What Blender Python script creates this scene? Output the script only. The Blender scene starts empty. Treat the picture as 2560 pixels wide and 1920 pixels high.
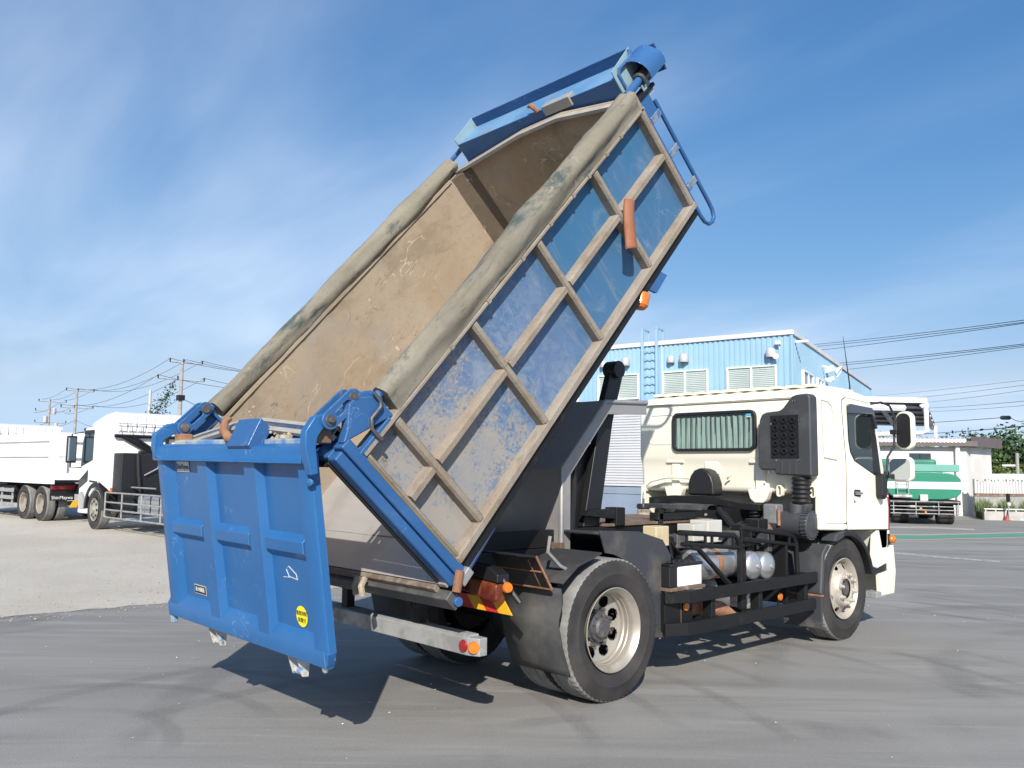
import bpy, bmesh, math, random
from mathutils import Vector, Matrix
R = math.radians
random.seed(7)
S = bpy.context.scene
COL = S.collection

# ------------------------------------------------------------------ camera, sky, sun, exposure
CAMLOC = Vector((-4.9156, -5.2054, 1.6635))
YAW, PITCH, ROLL, FPX = 0.8188, 0.1015, 0.0125, 2121.8
_f = Vector((math.cos(YAW)*math.cos(PITCH), math.sin(YAW)*math.cos(PITCH), math.sin(PITCH)))
_r0 = Vector((math.sin(YAW), -math.cos(YAW), 0)); _u0 = _r0.cross(_f)
_r = math.cos(ROLL)*_r0 + math.sin(ROLL)*_u0
_u = -math.sin(ROLL)*_r0 + math.cos(ROLL)*_u0
cam = bpy.data.cameras.new('camera'); camo = bpy.data.objects.new('camera', cam); COL.objects.link(camo)
cam.sensor_width = 36; cam.lens = FPX/2560*36; cam.clip_start = 0.05; cam.clip_end = 3000
m3 = Matrix((( _r.x, _u.x, -_f.x), (_r.y, _u.y, -_f.y), (_r.z, _u.z, -_f.z)))
camo.matrix_world = Matrix.Translation(CAMLOC) @ m3.to_4x4()
S.camera = camo

SUN_AZ, SUN_EL = R(45.0), R(31.5)        # direction the light travels (azimuth from +X) and the sun's height
wd = bpy.data.worlds.new('World'); S.world = wd; wd.use_nodes = True
nt = wd.node_tree; nt.nodes.clear()
def wn(t, **k):
    n = nt.nodes.new(t)
    for a, b in k.items(): setattr(n, a, b)
    return n
WL = nt.links.new
sky = wn('ShaderNodeTexSky', sky_type='NISHITA'); sky.sun_disc = False
sky.sun_elevation = SUN_EL; sky.sun_rotation = R(90) - (SUN_AZ + math.pi)
sky.altitude = 0; sky.air_density = 1.0; sky.dust_density = 0.6; sky.ozone_density = 3.0
tc = wn('ShaderNodeTexCoord'); sx = wn('ShaderNodeSeparateXYZ'); WL(tc.outputs['Generated'], sx.inputs[0])
def wm(op, a, b=None, c=None):
    n = wn('ShaderNodeMath', operation=op)
    for i, v in enumerate((a, b, c)):
        if v is None: continue
        if isinstance(v, (int, float)): n.inputs[i].default_value = v
        else: WL(v, n.inputs[i])
    return n.outputs[0]
zc = wm('ADD', wm('MAXIMUM', sx.outputs[2], 0.0), 0.16)
cx = wm('DIVIDE', sx.outputs[0], zc); cy = wm('DIVIDE', sx.outputs[1], zc)
cv = wn('ShaderNodeCombineXYZ'); WL(cx, cv.inputs[0]); WL(cy, cv.inputs[1])
mp = wn('ShaderNodeMapping'); mp.inputs['Rotation'].default_value = (0, 0, 0); mp.inputs['Scale'].default_value = (1.15, 0.40, 1); mp.inputs['Location'].default_value = (7.7, 0.4, 0)
WL(cv.outputs[0], mp.inputs[0])
n1 = wn('ShaderNodeTexNoise'); n1.inputs['Scale'].default_value = 1.15; n1.inputs['Detail'].default_value = 7; n1.inputs['Roughness'].default_value = 0.52; n1.inputs['Distortion'].default_value = 0.35
WL(mp.outputs[0], n1.inputs['Vector'])
n2 = wn('ShaderNodeTexNoise'); n2.inputs['Scale'].default_value = 0.33; n2.inputs['Detail'].default_value = 3
WL(cv.outputs[0], n2.inputs['Vector'])
r1 = wn('ShaderNodeMapRange'); r1.inputs['From Min'].default_value = 0.40; r1.inputs['From Max'].default_value = 0.78; WL(n1.outputs[0], r1.inputs[0]); r1.interpolation_type = 'SMOOTHSTEP'
r2 = wn('ShaderNodeMapRange'); r2.inputs['From Min'].default_value = 0.36; r2.inputs['From Max'].default_value = 0.66; WL(n2.outputs[0], r2.inputs[0]); r2.interpolation_type = 'SMOOTHSTEP'
cm = wm('MULTIPLY', wm('MULTIPLY_ADD', r1.outputs[0], 0.76, 0.10), wm('MULTIPLY_ADD', r2.outputs[0], 0.66, 0.22))
mx = wn('ShaderNodeMix', data_type='RGBA'); WL(cm, mx.inputs['Factor'])
tint = wn('ShaderNodeMix', data_type='RGBA', blend_type='MULTIPLY'); tint.inputs['Factor'].default_value = 1
WL(sky.outputs[0], tint.inputs['A']); tint.inputs['B'].default_value = (0.92, 1.02, 1.08, 1)
sp_ = wn('ShaderNodeSeparateColor'); WL(tint.outputs['Result'], sp_.inputs[0]); cb_ = wn('ShaderNodeCombineColor')
for _i, (_g, _a) in enumerate(((1.43, .50), (.90, .927), (.65, 1.67))): WL(wm('MULTIPLY', wm('POWER', sp_.outputs[_i], _g), _a), cb_.inputs[_i])
_gr = wm('MULTIPLY', wm('POWER', sp_.outputs[1], .90), .927)
WL(wm('MINIMUM', wm('MULTIPLY', wm('POWER', sp_.outputs[0], 1.43), .50), wm('MULTIPLY', _gr, .74)), cb_.inputs[0])
WL(wm('MAXIMUM', wm('MULTIPLY', wm('POWER', sp_.outputs[2], .65), 1.67), wm('MULTIPLY', _gr, 1.30)), cb_.inputs[2])
WL(cb_.outputs[0], mx.inputs['A']); mx.inputs['B'].default_value = (6.9, 7.7, 8.9, 1)
bg = wn('ShaderNodeBackground'); bg.inputs['Strength'].default_value = 0.104; WL(mx.outputs['Result'], bg.inputs['Color'])
wo = wn('ShaderNodeOutputWorld'); WL(bg.outputs[0], wo.inputs[0])

sun = bpy.data.lights.new('sun', 'SUN'); sun.energy = 5.0; sun.angle = R(0.5); sun.color = (1.0, 0.945, 0.86)
suno = bpy.data.objects.new('sun', sun); COL.objects.link(suno)
_d = Vector((math.cos(SUN_AZ)*math.cos(SUN_EL), math.sin(SUN_AZ)*math.cos(SUN_EL), -math.sin(SUN_EL)))
suno.rotation_euler = _d.to_track_quat('-Z', 'Y').to_euler(); suno.location = (-20, -25, 20)
S.view_settings.view_transform = 'Standard'; S.view_settings.look = 'None'
S.view_settings.exposure = 0.35; S.view_settings.gamma = 1; S.view_settings.use_curve_mapping = False

def ray(px, py): return _f + _r*((px-1280)/FPX) - _u*((py-960)/FPX)
def ground(px, py, z=0.0):
    d = ray(px, py); return CAMLOC + d*((z-CAMLOC.z)/d.z)
def deep(px, py, dist):
    d = ray(px, py); h = math.hypot(d.x, d.y); return CAMLOC + d*(dist/h)

# ------------------------------------------------------------------ mesh helpers
class MB:
    def __init__(s): s.V = []; s.F = []; s.M = []
    def add(s, V, F, T=None, m=0):
        o = len(s.V)
        for v in V:
            v = Vector(v); s.V.append(T(v) if T else v)
        for f in F: s.F.append([o+i for i in f]); s.M.append(m)
        return s
    def box(s, a, b, T=None, m=0):
        x0, y0, z0 = a; x1, y1, z1 = b
        V = [(x0,y0,z0),(x1,y0,z0),(x1,y1,z0),(x0,y1,z0),(x0,y0,z1),(x1,y0,z1),(x1,y1,z1),(x0,y1,z1)]
        return s.add(V, [(0,3,2,1),(4,5,6,7),(0,1,5,4),(1,2,6,5),(2,3,7,6),(3,0,4,7)], T, m)
    def prism(s, poly, a0, a1, axis='y', T=None, m=0):
        n = len(poly)
        def P(p, a):
            if axis == 'y': return (p[0], a, p[1])
            if axis == 'x': return (a, p[0], p[1])
            return (p[0], p[1], a)
        V = [P(p, a0) for p in poly] + [P(p, a1) for p in poly]
        F = [list(range(n))[::-1], list(range(n, 2*n))] + [(i, (i+1) % n, n+(i+1) % n, n+i) for i in range(n)]
        return s.add(V, F, T, m)
    def tube(s, pts, r, n=8, closed=False, T=None, m=0, caps=True):
        pts = [Vector(p) for p in pts]; k = len(pts); V = []; F = []
        rr = r if isinstance(r, (list, tuple)) else [r]*k
        prev = None
        for i, p in enumerate(pts):
            a = pts[(i-1) % k] if (closed or i > 0) else p
            b = pts[(i+1) % k] if (closed or i < k-1) else p
            t = (b-a).normalized()
            if prev is None:
                ref = Vector((0, 0, 1)) if abs(t.z) < .9 else Vector((1, 0, 0))
                nx = t.cross(ref).normalized()
            else:
                nx = (prev - t*prev.dot(t)).normalized()
            prev = nx; ny = t.cross(nx)
            for j in range(n):
                a2 = 2*math.pi*j/n
                V.append(p + (nx*math.cos(a2) + ny*math.sin(a2))*rr[i])
        lim = k if closed else k-1
        for i in range(lim):
            for j in range(n):
                F.append((i*n+j, i*n+(j+1) % n, ((i+1) % k)*n+(j+1) % n, ((i+1) % k)*n+j))
        if caps and not closed:
            F.append(tuple(range(n))[::-1]); F.append(tuple((k-1)*n+j for j in range(n)))
        return s.add(V, F, T, m)
    def cyl(s, p0, p1, r, n=20, r2=None, T=None, m=0): return s.tube([p0, p1], [r, r2 if r2 is not None else r], n, T=T, m=m)
    def lathe(s, prof, org, axis, n=32, T=None, m=0, closed=False, rmod=None):
        org = Vector(org); ax = Vector(axis).normalized()
        ref = Vector((0, 0, 1)) if abs(ax.z) < .9 else Vector((1, 0, 0))
        e1 = (ref - ax*ref.dot(ax)).normalized(); e2 = ax.cross(e1)
        V = []; F = []; k = len(prof)
        for i, (r, h) in enumerate(prof):
            for j in range(n):
                a = 2*math.pi*j/n
                q = r + (rmod(i, j) if rmod else 0)
                V.append(org + ax*h + (e1*math.cos(a) + e2*math.sin(a))*q)
        for i in range(k if closed else k-1):
            i2 = (i+1) % k
            for j in range(n):
                F.append((i*n+j, i*n+(j+1) % n, i2*n+(j+1) % n, i2*n+j))
        return s.add(V, F, T, m)
    def ball(s, c, r, n=16, sc=(1,1,1), T=None, m=0):
        prof = [(max(1e-4, r*math.sin(math.pi*i/(n//2))), -r*math.cos(math.pi*i/(n//2))) for i in range(n//2+1)]
        V0 = MB().lathe(prof, (0,0,0), (0,0,1), n)
        V = [Vector((v.x*sc[0]+c[0], v.y*sc[1]+c[1], v.z*sc[2]+c[2])) for v in V0.V]
        return s.add(V, V0.F, T, m)
    def build(s, name, mats, parent=None, bevel=0, seg=2, smooth=35, weld=False):
        me = bpy.data.meshes.new(name)
        bm = bmesh.new(); vs = [bm.verts.new(v) for v in s.V]
        for f, mi in zip(s.F, s.M):
            try:
                fc = bm.faces.new([vs[i] for i in f]); fc.material_index = mi
            except ValueError: pass
        if weld: bmesh.ops.remove_doubles(bm, verts=bm.verts, dist=1e-4)
        bmesh.ops.recalc_face_normals(bm, faces=bm.faces)
        bm.to_mesh(me); bm.free()
        if not isinstance(mats, (list, tuple)): mats = [mats]
        for x in mats: me.materials.append(x)
        for p in me.polygons: p.use_smooth = True
        me.set_sharp_from_angle(angle=R(smooth))
        o = bpy.data.objects.new(name, me); COL.objects.link(o)
        if parent: o.parent = parent
        if bevel:
            md = o.modifiers.new('bevel', 'BEVEL'); md.width = bevel; md.segments = seg; md.limit_method = 'ANGLE'; md.angle_limit = R(38)
            md.harden_normals = True
        return o
def rect(x0, z0, x1, z1, r=0.0, n=4):
    if r <= 0: return [(x0,z0),(x1,z0),(x1,z1),(x0,z1)]
    out = []
    for cx_, cz_, a0 in ((x1-r,z0+r,-90),(x1-r,z1-r,0),(x0+r,z1-r,90),(x0+r,z0+r,180)):
        for i in range(n+1):
            a = R(a0+90*i/n); out.append((cx_+r*math.cos(a), cz_+r*math.sin(a)))
    return out
def rbox(name, a, b, mat, parent=None, bevel=.005, T=None, seg=2): return MB().box(a, b, T).build(name, mat, parent, bevel, seg)
def ring_prism(outer, inner, a0, a1, axis, T=None):
    """frame between two polygons with the same number of points"""
    n = len(outer); mb = MB()
    def P(p, a): return (p[0], a, p[1]) if axis == 'y' else ((a, p[0], p[1]) if axis == 'x' else (p[0], p[1], a))
    V = [P(p, a0) for p in outer]+[P(p, a0) for p in inner]+[P(p, a1) for p in outer]+[P(p, a1) for p in inner]
    F = []
    for i in range(n):
        j = (i+1) % n
        F += [(i, j, n+j, n+i), (2*n+i, 3*n+i, 3*n+j, 2*n+j), (i, 2*n+i, 2*n+j, j), (n+i, n+j, 3*n+j, 3*n+i)]
    return mb.add(V, F, T)
def empty(name, parent=None, loc=(0,0,0), rz=0):
    o = bpy.data.objects.new(name, None); COL.objects.link(o); o.location = loc; o.rotation_euler = (0,0,rz); o.empty_display_size = .2
    if parent: o.parent = parent
    return o
def tag(o, label, cat, group=None):
    o['label'] = label; o['category'] = cat
    if group: o['group'] = group
    return o
def kind(o, k): o['kind'] = k; return o
def copy_tree(o, parent=None):
    c = o.copy(); COL.objects.link(c); c.parent = parent
    for ch in list(o.children): copy_tree(ch, c)
    return c
def text(name, s, size, mat, M, parent=None, ex=.0005, sx_=1.0):
    cu = bpy.data.curves.new(name, 'FONT'); cu.body = s; cu.size = size; cu.extrude = ex; cu.align_x = 'CENTER'; cu.align_y = 'CENTER'
    t = bpy.data.objects.new(name+'_src', cu); COL.objects.link(t)
    dg = bpy.context.evaluated_depsgraph_get(); me = bpy.data.meshes.new_from_object(t.evaluated_get(dg))
    bpy.data.objects.remove(t); me.name = name
    me.transform(M @ Matrix.Diagonal((sx_, 1, 1, 1)))
    me.materials.clear(); me.materials.append(mat)
    o = bpy.data.objects.new(name, me); COL.objects.link(o)
    if parent: o.parent = parent
    return o
def frame_matrix(org, xax, yax):
    x = Vector(xax).normalized(); z = x.cross(Vector(yax)).normalized(); y = z.cross(x)
    M = Matrix((x, y, z)).transposed().to_4x4(); M.translation = Vector(org); return M

# ------------------------------------------------------------------ materials
TH = 0.8397; HX, HZ, BL, WB = -1.5082, 1.0868, 3.7646, 1.1386
EU = (math.cos(TH), 0, math.sin(TH)); EV = (-math.sin(TH), 0, math.cos(TH))
def BT(v):  # body frame (u along the floor, y, v up from the floor) -> world
    return Vector((HX + v.x*EU[0] + v.z*EV[0], v.y, HZ + v.x*EU[2] + v.z*EV[2]))
class NT:
    def __init__(s, name):
        s.mat = bpy.data.materials.new(name); s.mat.use_nodes = True; s.t = s.mat.node_tree
        s.b = s.t.nodes['Principled BSDF']; s.tc = s.n('ShaderNodeTexCoord'); s.co = s.tc.outputs['Object']
    def n(s, t, **k):
        x = s.t.nodes.new(t)
        for a, b in k.items(): setattr(x, a, b)
        return x
    def l(s, a, b): s.t.links.new(a, b)
    def setin(s, sock, v):
        if hasattr(v, 'is_output') or isinstance(v, bpy.types.NodeSocket): s.l(v, sock)
        elif isinstance(v, (tuple, list)) and sock.type == 'RGBA': sock.default_value = (*v[:3], 1)
        else: sock.default_value = v
    def noise(s, scale, detail=5, rough=.55, dist=0, vec=None, stretch=None, rot=None):
        x = s.n('ShaderNodeTexNoise'); x.inputs['Scale'].default_value = scale; x.inputs['Detail'].default_value = detail
        x.inputs['Roughness'].default_value = rough; x.inputs['Distortion'].default_value = dist
        v = vec or s.co
        if stretch or rot:
            mp = s.n('ShaderNodeMapping'); s.l(v, mp.inputs[0])
            if stretch: mp.inputs['Scale'].default_value = stretch
            if rot: mp.inputs['Rotation'].default_value = rot
            v = mp.outputs[0]
        s.l(v, x.inputs['Vector']); return x.outputs[0]
    def ramp(s, v, a, b, lo=0., hi=1.):
        x = s.n('ShaderNodeMapRange'); x.interpolation_type = 'SMOOTHSTEP'; s.setin(x.inputs[0], v)
        x.inputs[1].default_value = a; x.inputs[2].default_value = b; x.inputs[3].default_value = lo; x.inputs[4].default_value = hi
        return x.outputs[0]
    def mix(s, f, a, b, mode='MIX'):
        x = s.n('ShaderNodeMix', data_type='RGBA', blend_type=mode)
        s.setin(x.inputs['Factor'], f); s.setin(x.inputs['A'], a); s.setin(x.inputs['B'], b); return x.outputs['Result']
    def math(s, op, a, b=0.0, c=0.0):
        x = s.n('ShaderNodeMath', operation=op)
        for i, v in enumerate((a, b, c)): s.setin(x.inputs[i], v)
        return x.outputs[0]
    def dot(s, vec, v=None):
        x = s.n('ShaderNodeVectorMath', operation='DOT_PRODUCT'); s.l(v or s.co, x.inputs[0]); x.inputs[1].default_value = vec; return x.outputs['Value']
    def uv(s):
        x = s.n('ShaderNodeCombineXYZ'); y = s.n('ShaderNodeSeparateXYZ'); s.l(s.co, y.inputs[0])
        s.l(s.dot(EU), x.inputs[0]); s.l(y.outputs[1], x.inputs[1]); s.l(s.dot(EV), x.inputs[2]); return x.outputs[0]
    def along(s, az, sx, sy):
        x = s.n('ShaderNodeCombineXYZ'); c, d = math.cos(R(az)), math.sin(R(az))
        s.l(s.dot((c*sx, d*sx, 0)), x.inputs[0]); s.l(s.dot((-d*sy, c*sy, 0)), x.inputs[1]); return x.outputs[0]
    def lines(s, v, w): return s.ramp(s.math('ABSOLUTE', s.math('SUBTRACT', v, .5)), 0, w, 1, 0)
    def bump(s, h, strength=.2, dist=.01, chain=None):
        x = s.n('ShaderNodeBump'); x.inputs['Strength'].default_value = strength; x.inputs['Distance'].default_value = dist
        s.l(h, x.inputs['Height'])
        if chain: s.l(chain, x.inputs['Normal'])
        s.l(x.outputs[0], s.b.inputs['Normal']); return x.outputs[0]
    def out(s, col=None, rough=None, metal=None, coat=None, spec=None):
        if col is not None: s.setin(s.b.inputs['Base Color'], col)
        if rough is not None: s.setin(s.b.inputs['Roughness'], rough)
        if metal is not None: s.setin(s.b.inputs['Metallic'], metal)
        if coat is not None: s.b.inputs['Coat Weight'].default_value = coat; s.b.inputs['Coat Roughness'].default_value = .12
        if spec is not None: s.b.inputs['Specular IOR Level'].default_value = spec
        return s.mat
def pm(name, col, rough=.5, metal=0., col2=None, scale=6, lo=.45, hi=.62, bump=.08, bscale=None, coat=None, dust=None, dusta=(.5,.75), spec=None, var=.08):
    t = NT(name); c = col
    v = t.noise(scale*.35, 4); c = t.mix(t.ramp(v, .3, .7, 0, 1), [x*(1-var) for x in col], [min(1, x*(1+var)) for x in col])
    r = rough
    if col2 is not None:
        f = t.ramp(t.noise(scale, 8, .62), lo, hi); c = t.mix(f, c, col2); r = t.math('ADD', rough, t.math('MULTIPLY', f, .25))
    if dust is not None:
        f = t.ramp(t.noise(scale*2.3, 9, .68, .4), dusta[0], dusta[1], 0, .8); c = t.mix(f, c, dust)
    if bump: t.bump(t.noise(bscale or scale*8, 6), bump, .004)
    return t.out(c, r, metal, coat, spec)
M = {}
M['blue'] = None
def blue_paint(name, a, b, dirt, dl=.6, dh=.8, rough=.34, coat=.25):
    t = NT(name)
    c = t.mix(t.ramp(t.noise(1.6, 4), .35, .65), a, b)
    chip = t.ramp(t.noise(46, 6, .7), .735, .76)
    f = t.ramp(t.noise(3.2, 10, .68, .6), dl, dh, 0, .75)
    c = t.mix(f, c, dirt); c = t.mix(chip, c, (.32, .34, .36))
    bv = t.n('ShaderNodeBevel', samples=4); bv.inputs['Radius'].default_value = .007; ge = t.n('ShaderNodeNewGeometry')
    dt = t.n('ShaderNodeVectorMath', operation='DOT_PRODUCT'); t.l(bv.outputs[0], dt.inputs[0]); t.l(ge.outputs['Normal'], dt.inputs[1])
    ed = t.math('MULTIPLY', t.ramp(dt.outputs['Value'], .965, .90, 0, 1), t.ramp(t.noise(9, 8, .7), .40, .62, .12, .9)); c = t.mix(ed, c, (.20,.34,.52))
    sc_ = t.math('MULTIPLY', t.lines(t.noise(5.5, 3, .5, .5), .006), t.ramp(t.noise(2.2, 3), .55, .62, 0, .55)); c = t.mix(sc_, c, (.26,.36,.48))
    rs_ = t.ramp(t.noise(6.0, 9, .72, .6), .675, .71, 0, .65); c = t.mix(rs_, c, (.10,.06,.045))
    t.bump(t.noise(2.4, 3), .14, .03)
    return t.out(c, t.math('MULTIPLY_ADD', f, .35, rough), 0, coat, .35)
M['gate'] = blue_paint('gate_blue_paint', (.021,.108,.285), (.026,.120,.305), (.075,.155,.30), .66, .92, .36, .12)
M['blue'] = blue_paint('frame_blue_paint', (.026,.094,.245), (.036,.113,.275), (.12,.165,.23), .58, .88, .40, .1)
M['hoodblue'] = blue_paint('weathered_blue_paint', (.08,.20,.37), (.14,.27,.43), (.20,.16,.12), .54, .70, .55, .0)
def side_panel_mat():
    t = NT('muddy_blue_panel')
    u = t.math('SUBTRACT', t.dot(EU), HX*EU[0]+HZ*EU[2])
    big = t.noise(1.3, 4, .5, .3); mid = t.noise(6, 8, .7, .5); fine = t.noise(42, 8, .8, .6)
    base = t.mix(t.ramp(u, 1.5, 2.4), (.095,.150,.270), (.035,.130,.245))
    base = t.mix(t.ramp(big, .35, .7), base, (.058,.135,.255))
    veil = t.ramp(t.noise(11, 8, .75, 1.0), .38, .66, 0, 1); veil = t.math('MULTIPLY', veil, t.ramp(u, 1.2, 2.25, .75, .0)); base = t.mix(veil, base, (.20,.25,.33))
    haze = t.ramp(t.math('ADD', t.noise(1.9, 7, .62, 1.5), t.math('MULTIPLY', fine, .22)), .62, .90, 0, .6)
    base = t.mix(haze, base, (.26,.30,.35))
    grad = t.ramp(u, .0, 2.45, .115, -.125)
    msk = t.math('ADD', t.math('ADD', t.math('MULTIPLY', mid, .35), t.math('MULTIPLY', fine, .65)), grad)
    f = t.ramp(t.math('ADD', msk, t.math('MULTIPLY', t.math('SUBTRACT', big, .5), .30)), .525, .575, 0, .92)
    mudc = t.mix(t.ramp(t.noise(4, 5), .3, .7), (.30,.265,.22), (.255,.245,.235))
    c = t.mix(f, base, mudc)
    uv = t.uv(); stk = t.ramp(t.noise(3.0, 6, .7, .3, uv, (5.5,1,.55)), .54, .70, 0, .55); c = t.mix(t.math('MULTIPLY', stk, t.ramp(u, .2, 3.2, 1., .55)), c, (.215,.215,.215))
    scr = t.math('MULTIPLY', t.lines(t.noise(4.0, 3, .5, .5, uv, (.6,1,1)), .006), t.ramp(t.noise(1.4, 3), .5, .6, 0, .28)); c = t.mix(scr, c, (.33,.34,.35))
    c = t.mix(t.ramp(t.noise(3.7, 8, .7, .8), .64, .69, 0, .7), c, (.125,.075,.045))
    lump = t.ramp(t.math('ADD', t.noise(6.5, 9, .72, 1.0), t.math('MULTIPLY', grad, .5)), .69, .735)
    c = t.mix(lump, c, (.22,.17,.115))
    spot = t.ramp(t.noise(60, 3, .6), .70, .74); c = t.mix(t.math('MULTIPLY', spot, t.ramp(u, .4, 2.4, .8, .15)), c, (.10,.12,.15))
    b = t.bump(t.math('ADD', f, t.math('MULTIPLY', lump, 3)), .35, .004)
    t.bump(t.noise(1.7, 3), .22, .05, b)
    return t.out(c, t.math('MULTIPLY_ADD', f, .4, .42), 0, None, .4)
M['panel'] = side_panel_mat()
def mud_mat(name, a, b, pale, under, ul=.62, uh=.7, sc=1.0):
    t = NT(name); uv = t.uv()
    c = t.mix(t.ramp(t.noise(1.1*sc, 6, .6, .4), .35, .65), a, b)
    c = t.mix(t.ramp(t.noise(3.2*sc, 7, .65, .3, uv, (.5,1,1)), .48, .70, 0, .55), c, [x*.62 for x in a])
    c = t.mix(t.ramp(t.noise(22*sc, 7, .75, .5), .5, .75, 0, .5), c, [x*.66 for x in a])
    grey = t.ramp(t.noise(1.7*sc, 6, .6, .6), .50, .66, 0, .42); g_ = sum(b)/3*.88; c = t.mix(grey, c, (g_*1.07, g_, g_*.88))
    pf = t.ramp(t.noise(5.2*sc, 12, .74, .5), .63, .65); c = t.mix(t.math('MULTIPLY', pf, t.ramp(t.noise(1.5*sc, 3), .45, .56, 0, .85)), c, pale)
    sc1 = t.math('MULTIPLY', t.lines(t.noise(2.6*sc, 3, .5, .6, uv, (.55,1,1.2)), .006), t.ramp(t.noise(1.9*sc, 3), .52, .6, 0, .75)); c = t.mix(sc1, c, pale)
    sc2 = t.math('MULTIPLY', t.lines(t.noise(5.5*sc, 2, .5, .2, uv, (.3,1,1.5)), .007), t.ramp(t.noise(2.4*sc, 3), .50, .58, 0, .5)); c = t.mix(sc2, c, [x*.45 for x in a])
    if under: c = t.mix(t.ramp(t.noise(3.3*sc, 9, .72, .5, uv, (.35,1,1)), ul, uh), c, under)
    b_ = t.bump(t.noise(6*sc, 10, .75), .55, .012)
    t.bump(t.math('MULTIPLY', pf, 1.0), .5, .004, b_)
    return t.out(c, .9, 0, None, .22)
M['inside'] = mud_mat('dried_mud_lining', (.285,.217,.148), (.33,.265,.195), (.50,.43,.33), None)
M['rail'] = mud_mat('mud_coated_rail', (.245,.195,.148), (.285,.25,.21), (.36,.33,.28), (.15,.095,.06), .60, .70, 3)
M['tarp'] = mud_mat('dusty_canvas', (.185,.166,.128), (.245,.222,.175), (.31,.285,.23), (.055,.078,.076), .53, .66, 1.0)
M['lip'] = mud_mat('crusted_lip', (.36,.34,.30), (.30,.285,.26), (.45,.43,.39), (.12,.11,.10), .60, .7, 3)
def steel_floor():
    t = NT('worn_steel_floor')
    c = t.mix(t.noise(14, 6, .6, 0, stretch=(1, .06, 1)), (.38,.365,.355), (.48,.46,.445))
    c = t.mix(t.ramp(t.noise(2.2, 6), .5, .7, 0, .5), c, (.32,.295,.275))
    t.bump(t.noise(60, 3, .6, 0, stretch=(1, .03, 1)), .06, .003)
    return t.out(c, .36, .35)
M['floor'] = steel_floor()
M['dark'] = pm('black_chassis_paint', (.009,.009,.010), .55, 0, (.030,.028,.026), 7, .55, .8, .1, spec=.35)
M['black'] = pm('black_plastic', (.012,.012,.014), .45, 0, None, 8, bump=.05)
M['rubber'] = pm('rubber_seal', (.012,.012,.012), .6, 0, None, 8)
M['steel'] = pm('blued_mild_steel', (.30,.295,.30), .40, .35, (.36,.33,.30), 3, .4, .7, .05, 30)
M['cream'] = pm('cream_cab_paint', (.82,.785,.66), .28, 0, (.76,.715,.57), 1.4, .5, .85, .03, 3, coat=.4, var=.03)
M['grey_plastic'] = pm('grey_moulded_plastic', (.045,.047,.053), .5, 0, (.065,.066,.071), 3, .45, .7, .12, 120)
M['tyre'] = None
def tyre_mat():
    t = NT('tyre_rubber'); c = t.mix(t.ramp(t.noise(3, 6), .35, .7), (.028,.026,.026), (.055,.050,.047))
    c = t.mix(t.ramp(t.noise(22, 6, .7), .6, .8, 0, .35), c, (.13,.12,.11)); t.bump(t.noise(60, 4), .12, .003)
    return t.out(c, .72, 0, None, .35)
M['tyre'] = tyre_mat()
M['tread'] = pm('dusty_tread', (.17,.166,.16), .85, 0, (.25,.243,.232), 6, .4, .7, .3, 40)
M['rim'] = pm('silver_painted_rim', (.44,.405,.35), .38, .5, (.27,.215,.15), 5, .52, .78, .06, 30)
M['rimdull'] = pm('dusty_rim', (.46,.42,.36), .55, .3, (.26,.18,.12), 9, .52, .75, .12, 40)
M['hub'] = pm('greasy_hub', (.10,.10,.105), .5, .4, (.22,.17,.13), 12, .5, .75, .2)
M['alu'] = pm('aluminium_tank', (.60,.60,.60), .32, .8, (.52,.51,.49), 1.5, .4, .8, .0)
M['galv'] = pm('galvanised_bar', (.40,.40,.39), .5, .35, (.27,.27,.27), 5, .42, .62, .08, 30, dust=(.50,.49,.47))
M['rust'] = pm('rusty_steel', (.22,.10,.055), .8, 0, (.33,.17,.10), 9, .4, .65, .35, 40)
M['rustdk'] = pm('rust_brown_plate', (.16,.10,.07), .7, .1, (.30,.24,.18), 7, .5, .7, .2)
M['flap'] = pm('dusty_mudflap', (.030,.030,.032), .7, 0, (.095,.092,.086), 2.2, .42, .78, .1, 20)
M['fender'] = pm('dusty_fender', (.040,.042,.050), .5, 0, (.12,.105,.09), 3.0, .45, .75, .08, 16)
M['strap'] = pm('orange_brown_rubber', (.29,.115,.060), .7, 0, (.26,.095,.05), 5, .4, .7, .3, 25)
M['white'] = pm('white_paint', (.80,.80,.79), .35, 0, (.72,.72,.70), 1.2, .5, .9, .02, coat=.2)
M['glass'] = pm('dark_window_glass', (.018,.026,.028), .04, 0, None, 2, bump=0, spec=.8)
M['mirror'] = pm('mirror_glass', (.55,.58,.60), .03, 1, None, 2, bump=0)
M['orange'] = pm('amber_lens', (.62,.16,.012), .25, 0, None, 40, bump=.2, coat=.5)
M['red'] = pm('red_lens', (.28,.012,.014), .25, 0, None, 40, bump=.2, coat=.5)
M['yellow'] = pm('yellow_sticker', (.86,.72,.02), .4, 0, None, 5, bump=0)
M['chev_red'] = pm('red_reflective', (.50,.03,.025), .35, 0, None, 10, bump=0)
M['chev_yel'] = pm('amber_reflective', (.75,.38,.02), .35, 0, None, 10, bump=0)
M['ink'] = pm('black_ink', (.012,.012,.012), .5, 0, None, 5, bump=0)
M['ink_blue'] = pm('navy_ink', (.03,.05,.13), .5, 0, None, 5, bump=0)
M['plate'] = pm('nameplate_metal', (.48,.48,.46), .45, .3, None, 20)
M['beigebox'] = pm('beige_plastic', (.55,.46,.29), .5, 0, (.40,.33,.22), 6, .5, .8)
M['greybox'] = pm('grey_enamel_box', (.50,.49,.45), .5, 0, (.40,.38,.34), 5, .5, .8)
M['chrome'] = pm('chrome', (.75,.75,.75), .15, 1, None, 4, bump=0)
M['wood'] = pm('mud_block', (.40,.35,.27), .9, 0, (.30,.25,.19), 12, .4, .6, .4, 50)
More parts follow.
